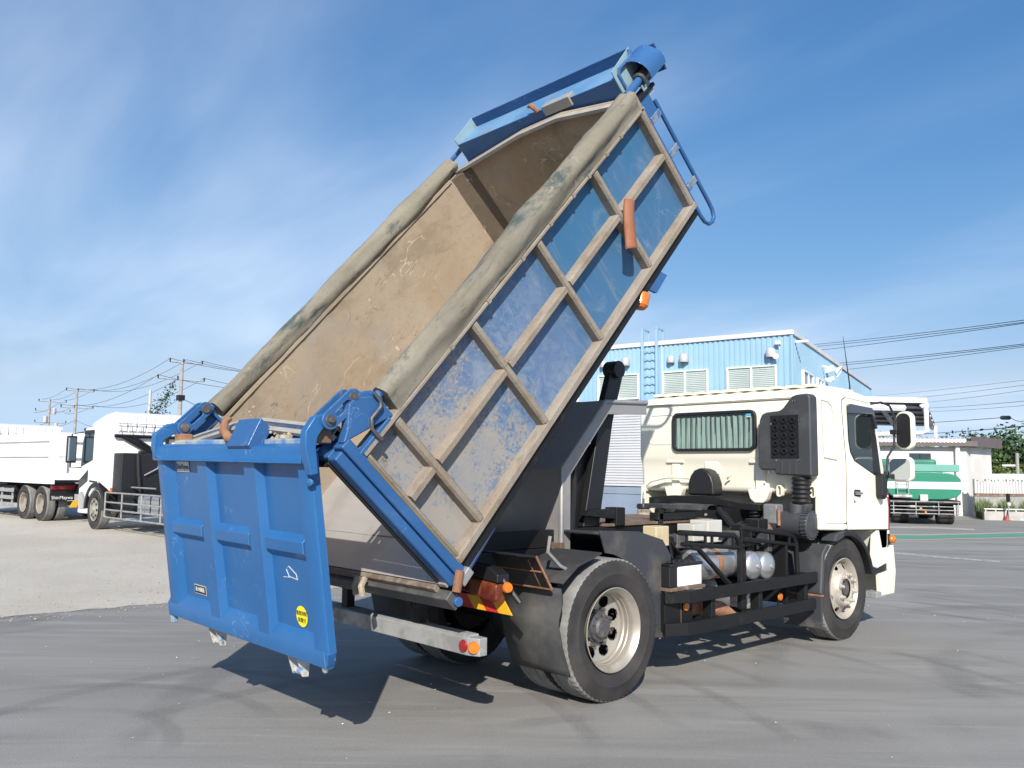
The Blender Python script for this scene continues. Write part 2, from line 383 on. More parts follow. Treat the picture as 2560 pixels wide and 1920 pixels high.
def curtain_mat():
    t = NT('sage_curtain'); c = t.mix(t.ramp(t.noise(4, 4), .3, .7), (.25,.31,.28), (.31,.38,.34)); t.bump(t.noise(40, 4), .1, .004)
    return t.out(c, .8)
M['curtain'] = curtain_mat()
def thin_glass():
    t = NT('clear_window_pane'); tr = t.n('ShaderNodeBsdfTransparent'); tr.inputs[0].default_value = (.92,.955,.95,1)
    gl = t.n('ShaderNodeBsdfGlossy'); gl.inputs['Roughness'].default_value = .02; fr = t.n('ShaderNodeLayerWeight'); fr.inputs[0].default_value = .5
    mxs = t.n('ShaderNodeMixShader'); t.l(t.math('MULTIPLY_ADD', t.math('POWER', fr.outputs['Facing'], 4.0), .6, .035), mxs.inputs[0]); t.l(tr.outputs[0], mxs.inputs[1]); t.l(gl.outputs[0], mxs.inputs[2])
    t.l(mxs.outputs[0], t.t.nodes['Material Output'].inputs[0]); return t.mat
M['pane'] = thin_glass()
def asphalt():
    t = NT('dusty_asphalt')
    w = t.noise(.09, 3, .5, .6)
    c = t.mix(t.ramp(w, .35, .65), (.238,.228,.212), (.280,.269,.251))
    a1 = t.along(-36, .22, 1.5); st = t.noise(.75, 6, .6, .9, a1); c = t.mix(t.ramp(st, .43, .60, .0, .55), c, (.185,.177,.166))
    a2 = t.along(-47, .16, 2.0); st2 = t.noise(.9, 6, .62, .7, a2); c = t.mix(t.ramp(st2, .52, .68, 0, .7), c, (.325,.312,.288))
    a3 = t.along(-41, .14, 2.2); st3 = t.noise(2.6, 5, .62, .5, a3); c = t.mix(t.ramp(st3, .52, .66, 0, .45), c, (.190,.182,.172))
    st4 = t.noise(3.1, 5, .62, .5, t.along(-44, .12, 2.0)); c = t.mix(t.ramp(st4, .56, .68, 0, .5), c, (.33,.32,.30))
    pale = t.ramp(t.noise(.23, 4, .55, .8), .56, .72, 0, .5); c = t.mix(pale, c, (.31,.298,.275))
    # faint curved tyre scuffs
    for (x0, y0, sc, off) in ((-3.6, .5, .9, .0), (-1.5, -3.2, .62, .4), (4.5, -5.5, .38, 1.1)):
        mp = t.n('ShaderNodeMapping'); mp.inputs['Location'].default_value = (-x0*sc, -y0*sc, 0); mp.inputs['Scale'].default_value = (sc, sc, 0); t.l(t.co, mp.inputs[0])
        wv = t.n('ShaderNodeTexWave', wave_type='RINGS', rings_direction='SPHERICAL'); wv.inputs['Scale'].default_value = .55; wv.inputs['Distortion'].default_value = .8; wv.inputs['Detail'].default_value = 3; wv.inputs['Detail Scale'].default_value = .6; wv.inputs['Phase Offset'].default_value = off
        t.l(mp.outputs[0], wv.inputs['Vector'])
        f = t.math('MULTIPLY', t.ramp(wv.outputs[1], .84, .99, 0, .36), t.ramp(t.noise(.45, 3), .48, .62))
        c = t.mix(f, c, (.105,.101,.096))
    g = t.noise(38, 5, .7); c = t.mix(t.ramp(g, .35, .7, 0, .3), c, (.31,.30,.28))
    g2 = t.noise(120, 3, .6); c = t.mix(t.ramp(g2, .5, .75, 0, .5), c, (.115,.112,.108))
    sp = t.ramp(t.noise(26, 2, .5), .77, .80); c = t.mix(sp, c, (.36,.35,.33))
    b = t.bump(g2, .6, .008); t.bump(t.noise(1.2, 4), .15, .03, b)
    return t.out(c, .86, 0, None, .3)
M['asphalt'] = asphalt()
def gravel():
    t = NT('pale_gravel')
    c = t.mix(t.ramp(t.noise(.35, 5, .6, .4), .35, .65), (.47,.425,.36), (.53,.49,.42))
    c = t.mix(t.ramp(t.noise(7, 8, .7), .5, .72, 0, .45), c, (.34,.30,.25))
    c = t.mix(t.ramp(t.noise(45, 4, .7), .52, .68, 0, .5), c, (.60,.57,.50))
    c = t.mix(t.ramp(t.noise(70, 3, .7), .60, .68, 0, .6), c, (.25,.22,.185))
    c = t.mix(t.ramp(t.noise(9, 6, .7, .4, stretch=(1,1,1)), .60, .68, 0, .5), c, (.30,.26,.21))
    t.bump(t.noise(40, 6, .75), .7, .02)
    return t.out(c, .92, 0, None, .2)
M['gravel'] = gravel()

# ------------------------------------------------------------------ ground
g = MB().add([(-900,-900,0),(900,-900,0),(900,900,0),(-900,900,0)], [(0,1,2,3)]).build('asphalt_yard', M['asphalt']); kind(g, 'structure')
edge = []
xs = [-60,-40,-25,-14,-8] + [-6+.22*i for i in range(92)]
for x in xs:
    base = 5.47 - .045*(x+2.5) if x > -3 else 5.49
    edge.append((x, base + (random.uniform(-.06,.06) if -7 < x < 16 else 0)))
far = [(16.5, 30), (15, 90), (-150, 140), (-150, 5.5)]
poly = edge + far
gv = MB(); gv.add([(x, y, .004) for x, y in poly], [list(range(len(poly)))]); gv = gv.build('gravel_yard', M['gravel']); kind(gv, 'structure')
def stones(name, n, area, sz, mat, seed):
    rnd = random.Random(seed); mb = MB()
    for _ in range(n):
        x, y = area(rnd); s = sz[0]+(sz[1]-sz[0])*rnd.random()**3
        V = [Vector((rnd.uniform(.6,1)*a, rnd.uniform(.6,1)*b, rnd.uniform(.5,.9)*c))*s for a, b, c in ((1,0,0),(-1,0,0),(0,1,0),(0,-1,0),(0,0,1),(0,0,-.4))]
        ro = Matrix.Rotation(rnd.uniform(0, 6.3), 3, 'Z')
        mb.add([ro @ v + Vector((x, y, .004+s*.2)) for v in V], [(0,2,4),(2,1,4),(1,3,4),(3,0,4),(2,0,5),(1,2,5),(3,1,5),(0,3,5)])
    return kind(mb.build(name, mat), 'stuff')
M['pebble'] = pm('pale_pebble', (.38,.345,.29), .95, 0, (.22,.19,.16), 3)
M['pebble_dark'] = pm('grey_pebble', (.30,.29,.27), .9, 0, (.55,.54,.5), 5)
stones('gravel_stones', 4200, lambda r: (lambda x: (x, 5.30 - .5*r.random()**3 + 13*r.random()**2.6))(r.uniform(-5.5, 4.5)), (.005, .018), M['pebble'], 3)
stones('loose_grit', 420, lambda r: (r.uniform(-6, 7), r.uniform(-4.6, 5)), (.004, .013), M['pebble_dark'], 4)

# ================================================================== MAIN TRUCK
truck = empty('dump_truck')
tag(truck, 'cream cab dump truck with its muddy blue bed tipped up and tailgate hanging open', 'dump truck')

# ---------------- dump bed
bed = empty('dump_bed', truck)
def bedobj(mb, name, mat, bevel=.004, seg=2, smooth=35): return mb.build(name, mat, bed, bevel, seg, smooth)
YO = -WB                     # outer face of the side ribs
YP = -WB + .085              # face of the side plates
posts = [.305, 1.17, 2.035, 2.91]
ulim = [(.035,.27),(.34,1.135),(1.205,2.0),(2.07,2.875),(2.945,3.735)]
vlim = [(.06,.525),(.59,.955)]
for (u0, u1) in ulim:
    for (v0, v1) in vlim:
        mb = MB(); nx, nz = 6, 4; V = []; F = []
        du, dv = u1-u0, v1-v0
        e = .06
        for i in range(nx+1):
            for j in range(nz+1):
                a, b = i/nx, j/nz
                bul = math.sin(math.pi*a)*math.sin(math.pi*b)*.008*random.uniform(.3,1)
                V.append((u0-e+(du+2*e)*a, YP+bul, v0-e+(dv+2*e)*b))
        for i in range(nx):
            for j in range(nz): F.append((i*(nz+1)+j, (i+1)*(nz+1)+j, (i+1)*(nz+1)+j+1, i*(nz+1)+j+1))
        mb.add(V, F, BT)
        o = bedobj(mb, 'side_panel', M['panel'], 0, smooth=60)
def chan_u(u0, u1, v0, v1, name='side_rail'):     # rail running along u with chamfered outer edges
    c = .010; mb = MB()
    prof = [(YP+.03, v0), (YO+.016, v0), (YO, v0+c), (YO, v1-c), (YO+.016, v1), (YP+.03, v1)]
    mb.prism(prof, u0, u1, 'x', BT); return bedobj(mb, name, M['rail'], .0025)
def chan_v(uc, v0, v1, w=.060, name='side_post', mat=None):
    c = .014; mb = MB()
    prof = [(uc-w/2, YP+.03), (uc-w/2, YO+.018), (uc-w/2+c, YO), (uc+w/2-c, YO), (uc+w/2, YO+.018), (uc+w/2, YP+.03)]
    mb.prism(prof, v0, v1, 'z', BT); return bedobj(mb, name, mat or M['rail'], .0025)
chan_u(0, 3.80, 0, .062); chan_u(0, .36, .955, 1.0); chan_u(.36, 3.80, .955, .992)
seg_u = [0] + posts + [3.765]
for a, b in zip(seg_u[:-1], seg_u[1:]):
    chan_u(a+(.032 if a else .04), b-.032, .528, .586)
for p in posts: chan_v(p, .064, .953)
chan_v(.018, .064, .953, .036); chan_v(3.765, .064, 1.13, .066)
mb = MB()
for i, p in enumerate([.9, 1.35, 1.8, 2.2, 2.55, 2.8, 3.1, 3.35]): mb.box((p, YO-.006, .962), (p+.03, YO+.01, .99), BT)
kind(bedobj(mb, 'rope_hooks', M['rail'], 0), 'stuff')
# shells: right inner, left inner and outer, floor, front
mb = MB().box((0, YP+.012, .0), (3.77, YP+.03, .99), BT); bedobj(mb, 'right_liner', M['inside'], 0)
mb = MB(); nx, nz = 40, 10; V = []; F = []
for i in range(nx+1):
    for j in range(nz+1):
        V.append((.02+3.74*i/nx, 1.075+random.uniform(-.004,.004), 1.06*j/nz))
for i in range(nx):
    for j in range(nz): F.append((i*(nz+1)+j, (i+1)*(nz+1)+j, (i+1)*(nz+1)+j+1, i*(nz+1)+j+1))
mb.add(V, F, BT); bedobj(mb, 'left_liner', M['inside'], 0, smooth=60)
mb = MB().box((0, 1.095, 0), (3.80, 1.135, 1.06), BT); bedobj(mb, 'left_wall', M['panel'], 0)
mb = MB().prism([(1.058, 1.035), (1.074, 1.03), (1.10, 1.062), (1.06, 1.066)], .12, 3.58, 'x', BT); bedobj(mb, 'left_coaming', M['inside'], .003)
mb = MB().box((-.16, -1.10, -.03), (3.77, 1.09, .0), BT); bedobj(mb, 'bed_floor', M['floor'], 0)
mb = MB().box((.135, -1.06, .0), (.142, 1.05, .004), BT); bedobj(mb, 'floor_weld', M['lip'], 0)
arch = [(1.075, 1.075), (.10, 1.19), (-.38, 1.20), (-1.09, 1.10)]
mb = MB().prism([(1.075, 0)] + arch + [(-1.09, 0)], 3.755, 3.79, 'x', BT); bedobj(mb, 'front_wall', M['inside'], 0)
mb = MB()
lo = [(y, v-.032) for y, v in arch]
mb.prism(arch + lo[::-1], 3.69, 3.754, 'x', BT); bedobj(mb, 'front_lip', M['lip'], .003)
mb = MB().prism([(3.754, 1.074), (3.754, .90), (3.60, 1.074)], .0, 1.05, 'z', BT); bedobj(mb, 'corner_gusset', mud_mat('mud_painted_shade', (.105,.080,.055), (.14,.11,.08), (.30,.26,.19), None), .004)  # lining mud in darker brown, painting in the shaded strip at the front corner
# rolled tarps along both top edges
def tarp(yc, vc, r, name, skirt):
    mb = MB(); V = []; F = []; N = 60; K = 18; rnd = random.Random(int(yc*100)+9)
    ph = [rnd.uniform(0, 6) for _ in range(6)]
    for i in range(N+1):
        u = .345 + 3.40*i/N
        w = .004*math.sin(u*2.1+ph[0]) + .004*math.sin(u*6.3+ph[1])
        for j in range(K):
            a = 2*math.pi*j/K
            rr = r + w + .008*math.sin(3*a+u*1.3+ph[2]) + .006*math.sin(5*a-u*3.1+ph[3]) + .004*math.sin(7*a+u*9+ph[4]) + .005*max(0,math.sin(u*4.7+2*a+ph[5]))**3 + rnd.uniform(-.002,.002)
            y = yc + rr*math.cos(a); v = vc + rr*math.sin(a)
            if skirt and math.sin(a) < -.1:
                k = (-math.sin(a)-.1)/.9
                y = y*(1-k) + (YO+.004)*k + (.0 if math.cos(a) < 0 else .05*k); v = v - .028*k
            V.append((u, y, v))
    for i in range(N):
        for j in range(K): F.append((i*K+j, i*K+(j+1) % K, (i+1)*K+(j+1) % K, (i+1)*K+j))
    F.append(tuple(range(K))); F.append(tuple(N*K+j for j in range(K))[::-1])
    mb.add(V, F, BT); o = bedobj(mb, name, M['tarp'], 0, smooth=80)
    return o
tarp(-1.085, 1.095, .080, 'rolled_tarp', True)
tarp(1.112, 1.135, .080, 'rolled_tarp', False)
for yc, vc in ((-1.085, 1.10), (1.115, 1.14)):
    mb = MB(); mb.tube([(.14, yc, vc+.03), (.36, yc, vc+.03)], .03, 12, T=BT); mb.lathe([(.044,0),(.044,.05),(.03,.055)], (.27,yc,vc+.03), (1,0,0), 14, BT); bedobj(mb, 'tarp_shaft', M['blue'], .0)
# rear frame
for sgn in (-1, 1):
    yo, yi = sgn*WB, sgn*1.035
    a, b = min(yo, yi), max(yo, yi)
    mb = MB().box((-.075, a, -.04), (.0, b, 1.12), BT); bedobj(mb, 'rear_post', M['blue'], .012)
    ya, yb = (a+.012, b) if sgn < 0 else (a, b-.012)
    mb = MB().box((-.148, ya, -.04), (-.078, yb, 1.10), BT); bedobj(mb, 'post_flange', M['blue'], .014)
    ys = (-1.034, -1.012) if sgn < 0 else (1.012, 1.034)
    mb = MB().box((-.158, ys[0], .0), (-.10, ys[1], 1.075), BT); bedobj(mb, 'door_seal', M['rubber'], .004)
    yb0, yb1 = (yo+.002, yo+.075) if sgn < 0 else (yo-.075, yo-.002)
    mb = MB().prism([(-.05, 1.125), (.28, 1.0 if sgn < 0 else 1.06), (.31, 1.08), (.30, 1.20), (.235, 1.245), (.13, 1.25), (.02, 1.16)], yb0, yb1, 'y', BT); bedobj(mb, 'hinge_bracket', M['blue'], .01)
    mb = MB().box((.275, min(yo, yo-sgn*.11), 1.0), (.30, max(yo, yo-sgn*.11), 1.2), BT); bedobj(mb, 'bracket_plate', M['blue'], .006)
mb = MB().box((-.02, YO-.002, .99), (.27, YO+.05, 1.012), BT); bedobj(mb, 'step_plate', M['blue'], .004)
mb = MB().prism([(YO-.003, .015), (YO-.003, .95), (YO+.02, .95), (YO+.02, .015)], -.012, -.004, 'x', BT); bedobj(mb, 'gasket_strip', pm('mustard_gasket', (.24,.17,.05), .7, 0, (.16,.12,.05), 8), 0)
hdr = [(1.03, 1.15), (.10, 1.265), (-.25, 1.275), (-1.03, 1.165)]
mb = MB().prism([(1.03, 1.075)] + hdr + [(-1.03, 1.075)], -.015, .03, 'x', BT); bedobj(mb, 'rear_header', M['blue'], .006)
mb = MB().prism(hdr + [(y, v-.03) for y, v in hdr[::-1]], -.04, .05, 'x', BT); bedobj(mb, 'header_lip', M['lip'], .002)
mb = MB().box((-.13, -1.03, 1.055), (-.016, 1.03, 1.10), BT); bedobj(mb, 'header_beam', M['blue'], .01)
mb = MB().box((-.158, -1.012, 1.045), (-.11, 1.012, 1.054), BT); bedobj(mb, 'header_seal', M['rubber'], .003)
# latch box in the middle of the header and its hook
mb = MB().prism([(-.20, 1.20), (-.02, 1.23), (-.02, 1.335), (-.20, 1.28)], -.42, -.12, 'y', BT); bedobj(mb, 'latch_box', M['blue'], .006)
mb = MB().tube([BT(Vector(p)) for p in ((-.10,-.03,1.22),(-.11,.0,1.27),(-.09,.03,1.31),(-.03,.07,1.33),(.02,.10,1.31))], [.03,.032,.03,.024,.014], 8); bedobj(mb, 'latch_hook', M['rust'], 0, smooth=70)
mb = MB()
for i in range(26):
    a = random.uniform(0, 1)
    mb.ball(BT(Vector((-.06+random.uniform(-.02,.04), -.44-.2*a+random.uniform(-.02,.02), 1.20+random.uniform(-.02,.04)*(1-a)))), random.uniform(.010,.024), 6)
kind(bedobj(mb, 'dried_mortar', M['wood'], 0, smooth=50), 'stuff')
# sill
mb = MB().box((-.235, -1.135, -.155), (-.165, 1.135, -.045), BT); bedobj(mb, 'rear_sill', pm('worn_dark_steel', (.10,.10,.098), .5, .4, (.20,.19,.18), 4, .45, .7), .008)
mb = MB().box((-.20, -1.02, -.046), (-.162, 1.02, -.004), BT); bedobj(mb, 'sill_edge', pm('brown_sill', (.16,.12,.09), .6, .2, (.26,.22,.17), 6), .006)
for sgn in (-1,):
    mb = MB().tube([BT(Vector(p)) for p in ((-.16, YO-.02, -.06), (-.05, YO-.025, .01))], .028, 10); bedobj(mb, 'pin_sleeve', M['rust'], 0)
    mb = MB().tube([BT(Vector(p)) for p in ((-.19,YO+.04,-.10),(.36,YO+.06,-.09))], .014, 10); bedobj(mb, 'latch_rod', pm('shaded_rod_blue', (.012,.035,.13), .5, 0, (.03,.04,.06), 9), 0)  # frame blue darkened in the colour to imitate shade below the bed
    mb = MB().tube([BT(Vector((u,-1.158,v))) for u,v in ((.285,1.19),(.285,1.13),(.262,1.10),(.225,1.10),(.17,1.10),(.13,1.06),(.125,1.01),(.13,.965))], .012, 7); bedobj(mb, 'safety_chain', M['hub'], 0, smooth=70)
    mb = MB().cyl(BT(Vector((-.19, YO-.02, -.12))), BT(Vector((-.19, YO+.06, -.12))), .030, 14); bedobj(mb, 'latch_roller', M['blue'], .004)
mb = MB().box((-.10, YO-.03, -.09), (.01, YO+.03, -.03), BT); bedobj(mb, 'latch_block', M['steel'], .008)
# underside beams
for y in (-.42, .42):
    mb = MB().box((-.15, y-.06, -.24), (3.7, y+.06, -.032), BT); bedobj(mb, 'bed_beam', M['dark'], .008)
for i in range(9):
    u = .15+.42*i; mb = MB().box((u-.04, -1.05, -.074), (u+.04, 1.05, -.032), BT); bedobj(mb, 'cross_bearer', M['dark'], .006)
mb = MB().box((.0, YO+.035, -.075), (3.8, YO+.06, -.001), BT); bedobj(mb, 'lower_skirt', M['dark'], .004)
# orange beacon under the front edge
mb = MB().box((2.62, -1.09, -.085), (2.98, -1.075, -.01), BT); mb.prism([(2.78,-.07),(2.84,-.16),(3.06,-.15),(2.98,-.02)], -1.10, -1.07, 'y', BT); bedobj(mb, 'beacon_bracket', M['blue'], .003)
mb = MB().lathe([(.0005,-.125),(.05,-.12),(.068,-.10),(.074,-.01),(.07,.0)], BT(Vector((2.72,-1.06,-.065))), (.25,0,1), 18); bedobj(mb, 'beacon', M['orange'], 0)
# front hood tray above the front wall
hu0, hu1 = 3.83, 4.16
mb = MB().box((hu0, -1.0, 1.262), (hu1, .95, 1.272), BT); bedobj(mb, 'hood_floor', M['hoodblue'], .002)
mb = MB().box((hu0-.012, -1.0, 1.08), (hu0-.002, .95, 1.276), BT); bedobj(mb, 'hood_back', M['blue'], .002)
mb = MB().box((hu1+.001, -1.0, 1.265), (hu1+.011, .95, 1.365), BT); bedobj(mb, 'hood_upstand', M['blue'], .002)
for y in (.951, -1.011):
    mb = MB().prism([(hu0-.012,1.08),(hu0-.012,1.335),(hu1+.011,1.37),(hu1+.011,1.20),(hu0+.10,1.08)], y, y+.010, 'y', BT); bedobj(mb, 'hood_end', pm('grey_blue_faded', (.22,.33,.38), .6, 0, (.25,.17,.11), 5, .56, .66), .002)
mb = MB().box((3.80, -.52, 1.21), (3.90, -.20, 1.30), BT); bedobj(mb, 'hood_box', pm('faded_box', (.17,.24,.36), .5, 0, (.30,.27,.22), 3, .45, .6), .006)
mb = MB().tube([BT(Vector(p)) for p in ((3.82,-.14,1.27),(3.82,-.12,1.31),(3.84,-.08,1.34),(3.86,-.03,1.33))], [.022,.024,.022,.012], 8); bedobj(mb, 'hood_hook', M['rust'], 0)
mb = MB().tube([BT(Vector(p)) for p in ((3.87,-1.02,1.16),(3.87,-1.02,1.28),(3.90,-1.03,1.31),(4.09,-1.03,1.31),(4.14,-1.03,1.35),(4.14,-1.01,1.35))], .014, 8); bedobj(mb, 'hood_handle', M['blue'], 0)
mb = MB().tube([BT(Vector(p)) for p in ((3.74,1.115,1.17),(3.90,1.05,1.20),(3.97,.97,1.22))], .024, 8); bedobj(mb, 'shaft_stay', M['blue'], 0)
# tarp motor on the right
mb = MB().tube([BT(Vector(p)) for p in ((3.74,-1.085,1.135),(4.10,-1.085,1.145))], .034, 12); bedobj(mb, 'motor_shaft', M['blue'], 0)
mb = MB().tube([BT(Vector(p)) for p in ((3.98,-1.085,1.14),(4.12,-1.085,1.146))], .046, 12); mb.lathe([(.046,0),(.058,.005),(.058,.03),(.046,.035)], BT(Vector((3.97,-1.085,1.14))), EU, 12); bedobj(mb, 'coupling', M['hub'], .003)
cv_ = []
for i in range(13):
    a = R(-20+220*i/12); cv_.append((-1.035-.155*math.cos(a), 1.155+.155*math.sin(a)))
mb = MB(); inn = [(y*.97-.0309, 1.15+(v-1.15)*.93) for y, v in cv_]
mb.prism(cv_ + inn[::-1], 4.01, 4.29, 'x', BT); bedobj(mb, 'motor_cover', M['blue'], .004, smooth=50)
mb = MB().box((4.272,-1.165,1.05),(4.288,-.905,1.29), BT); bedobj(mb, 'motor_cover_end', M['blue'], .01)
mb = MB().cyl(BT(Vector((4.08,-1.04,1.12))), BT(Vector((4.25,-1.04,1.12))), .07, 16); mb.box((3.80,-1.12,1.02),(4.10,-1.0,1.05),BT); bedobj(mb, 'motor', M['dark'], .004)
mb = MB().box((3.80,-1.11,.86),(3.98,-1.10,1.05),BT); bedobj(mb, 'motor_plate', M['blue'], .003)
mb = MB().box((3.95,-1.10,.98),(4.08,-1.09,1.10),BT); bedobj(mb, 'motor_guard', pm('faded_grey_blue_plate', (.24,.33,.36), .6, 0, (.18,.24,.26), 5), .003)
# ladder on the front wall
lad = []
for u, v in ((3.825,.93),(3.825,-.10),(3.835,-.17),(3.87,-.225),(3.93,-.245),(3.985,-.23),(4.015,-.17),(4.02,-.10),(4.02,.30),(4.02,.66),(4.02,.93)): lad.append(BT(Vector((u,-1.10,v))))
mb = MB().tube(lad, .018, 10); bedobj(mb, 'ladder_rail', M['blue'], 0, smooth=60)
for v in (.83, .50, .165):
    mb = MB().prism([(-1.115,v-.03),(-1.085,v-.03),(-1.085,v+.03),(-1.115,v+.03)], 3.845, 4.005, 'x', BT); bedobj(mb, 'ladder_rung', pm('worn_rung', (.32,.34,.36), .45, .5, (.08,.18,.38), 14, .45, .6), .008)

# ---------------- tailgate
gate = empty('tailgate', truck)
GM = Matrix.Translation((-2.547, .040, 1.789)) @ (Matrix.Rotation(.008, 4, 'Z') @ Matrix.Rotation(-.154, 4, 'Y') @ Matrix.Rotation(.011, 4, 'X')) @ Matrix.Scale(1.012, 4)
def GT(v): return GM @ Vector((v.x, v.y, -v.z))      # x: inward from the outer face, y, z: metres down from the top
def gobj(mb, name, mat, bevel=.005, seg=2, smooth=35): return mb.build(name, mat, gate, bevel, seg, smooth)
D0 = .047
mb = MB().box((D0, -1.045, .0), (D0+.010, 1.10, 1.19), GT); gobj(mb, 'gate_plate', M['gate'], .004)
def hat_v(y0, y1, d0, d1, s=.030):
    return MB().prism([(D0+.004, y0-s), (0, y0), (0, y1), (D0+.004, y1+s)], d0, d1, 'z', GT)
for y0, y1 in ((.26,.40), (-.41,-.27)): gobj(hat_v(y0, y1, .06, 1.14), 'gate_rib', M['gate'], .003)
# side borders, outer edge bevelled back
gobj(MB().prism([(D0+.004, .87), (.001, .955), (.001, 1.07), (.03, 1.12), (.058, 1.12), (.058, 1.0)], .04, 1.20, 'z', GT), 'gate_border', M['gate'], .003)
gobj(MB().prism([(D0+.004, -.885), (.001, -.92), (.001, -1.03), (.012, -1.05), (.058, -1.055), (.058, -1.0)], .04, 1.145, 'z', GT), 'gate_border', M['gate'], .003)
for y0, y1 in ((.44,.925), (-.236,.226), (-.885,-.445)):
    gobj(MB().prism([(D0+.004, .500), (.006, .540), (.006, .606), (D0+.004, .655)], y0, y1, 'y', GT), 'gate_cross_rib', M['gate'], .003)
gobj(MB().prism([(D0+.004, 1.055), (-.002, 1.135), (-.002, 1.222), (.03, 1.236), (.058, 1.23), (.058, 1.10)], -1.02, 1.125, 'y', GT), 'gate_bottom_rail', M['gate'], .004)
gobj(MB().prism([(-1.018,1.135),(-1.018,1.228),(-1.035,1.205),(-1.053,1.14)], .001, .056, 'x', GT), 'gate_corner', M['gate'], .004)
gobj(MB().prism([(-.026,.0),(-.032,.012),(-.034,.085),(-.030,.093),(.066,.096),(.066,-.015),(.0,-.012)], -1.035, 1.07, 'y', GT), 'gate_top_beam', M['gate'], .012, 3)
gobj(MB().prism([(.06,-.036),(.10,-.04),(.21,.0),(.21,.012),(.06,.0)], -.90, .88, 'y', GT), 'gate_top_plate', pm('scuffed_blue', (.10,.22,.44), .5, 0, (.40,.42,.34), 4, .42, .62), .004)
gobj(MB().ball(GT(Vector((.03,-.965,1.235))), .026, 8, (.7,1,1.3)), 'bent_corner', pm('bare_metal', (.55,.56,.58), .35, .6), 0)
gobj(MB().box((.01,1.09,1.19),(.05,1.14,1.29),GT), 'gate_corner_tab', pm('pale_blue_tab', (.16,.30,.46), .5, 0, (.4,.4,.36), 9), .008)
for yc in (.50, -.585):
    m_ = pm('mud_caked_hook', (.45,.43,.40), .7, 0, (.08,.20,.42), 8, .5, .58, .3)
    mb = MB(); mb.prism([(.03,1.21),(.06,1.36),(.10,1.37),(.13,1.21)], yc+.045, yc+.060, 'y', GT); mb.prism([(.03,1.21),(.06,1.36),(.10,1.37),(.13,1.21)], yc-.060, yc-.045, 'y', GT)
    mb.cyl(GT(Vector((.08,yc-.06,1.345))), GT(Vector((.08,yc+.06,1.345))), .016, 10); gobj(mb, 'gate_hook', m_, .004)
# arms and links
for sgn, piv, bpiv in ((-1, Vector((-2.455,0,1.925)), Vector((-2.308,0,2.062))), (1, Vector((-2.405,0,1.945)), Vector((-2.252,0,2.095)))):
    y0 = sgn*(1.062 if sgn < 0 else 1.055)
    P0 = GT(Vector((-.012, y0, .15 if sgn < 0 else .07))); P1 = GT(Vector((-.02, y0, .0))); P2 = GT(Vector((-.005, y0, -.07)))
    ctr = [Vector((P0.x,0,P0.z)), Vector((P1.x,0,P1.z)), Vector((P2.x,0,P2.z)), (Vector((P2.x,0,P2.z))*.45+piv*.55)+Vector((-.012,0,.02)), piv]
    wid = [.024,.034,.041,.043,.044]; L = []; Rr = []
    for i, c in enumerate(ctr):
        t = (ctr[min(i+1,4)]-ctr[max(i-1,0)]).normalized(); nrm = Vector((-t.z,0,t.x))
        L.append(((c+nrm*wid[i]).x, (c+nrm*wid[i]).z)); Rr.append(((c-nrm*wid[i]).x, (c-nrm*wid[i]).z))
    gobj(MB().prism(L+Rr[::-1], y0-.032, y0+.032, 'y'), 'gate_arm', M['gate'], .008)
    foot = GT(Vector((-.014, y0, .19)))
    if sgn < 0: gobj(MB().ball(foot, .034, 10, (.5,1,.7)), 'arm_foot', M['gate'], 0)
    ax = (bpiv-piv).normalized(); nrm = Vector((-ax.z,0,ax.x))
    outer, inner = [], []
    for c, a0 in ((piv, 90), (bpiv, -90)):
        for i in range(9):
            a = R(a0+180*i/8); d = ax*math.cos(a) + nrm*math.sin(a)
            outer.append(((c+d*.052).x, (c+d*.052).z))
    mid0, mid1 = piv.lerp(bpiv,.34), piv.lerp(bpiv,.74)
    for c, a0 in ((mid0, 90), (mid1, -90)):
        for i in range(9):
            a = R(a0+180*i/8); d = ax*math.cos(a) + nrm*math.sin(a)
            inner.append(((c+d*.020).x, (c+d*.020).z))
    for yy in (y0+sgn*.036, y0-sgn*.060):
        o = ring_prism(outer, inner, yy, yy+sgn*.020, 'y'); gobj(o, 'hinge_link', M['blue'], .004)
    for c in (piv, bpiv):
        yb = y0+sgn*.058
        mb = MB().cyl((c.x, yb-sgn*.13, c.z), (c.x, yb+sgn*.004, c.z), .034, 16); mb.lathe([(.001,.016),(.018,.016),(.020,0)], (c.x, yb+sgn*.004, c.z), (0,sgn,0), 6); gobj(mb, 'hinge_pin', M['hub'], .003)
gobj(MB().box((-2.50, -1.05, 1.80), (-2.40, -.985, 1.93)), 'arm_block', M['rustdk'], .008)
gobj(MB().box((-2.46, .94, 1.80), (-2.36, 1.04, 1.90)), 'arm_block', M['rust'], .012)
# prints on the gate
gx = GM.to_3x3()
def gprint(y, d, off=-.001): return GT(Vector((off, y, d)))
GXA, GYA = gx @ Vector((0,-1,0)), gx @ Vector((0,0,1))
gobj(MB().box((D0-.006,.63,.105),(D0-.001,.835,.180),GT), 'nameplate', M['plate'], .002)
text('nameplate_text', 'ShinMaywa', .052, M['ink_blue'], frame_matrix(gprint(.733,.143,D0-.0075), GXA, GYA), gate, sx_=.86)
gobj(MB().lathe([(.0005,0),(.062,0),(.062,.002),(.0005,.002)], gprint(-.735,.985,D0-.0035), gx @ Vector((-1,0,0)), 40), 'yellow_sticker', M['yellow'], 0)
text('sticker_text', '速度抑制', .030, M['ink'], frame_matrix(gprint(-.735,.968,D0-.0065), GXA, GYA), gate)
text('sticker_text', '装置付', .030, M['ink'], frame_matrix(gprint(-.735,1.008,D0-.0065), GXA, GYA), gate)
gobj(MB().box((D0-.004,.545,.965),(D0-.001,.735,1.03),GT), 'load_plate', M['plate'], .002)
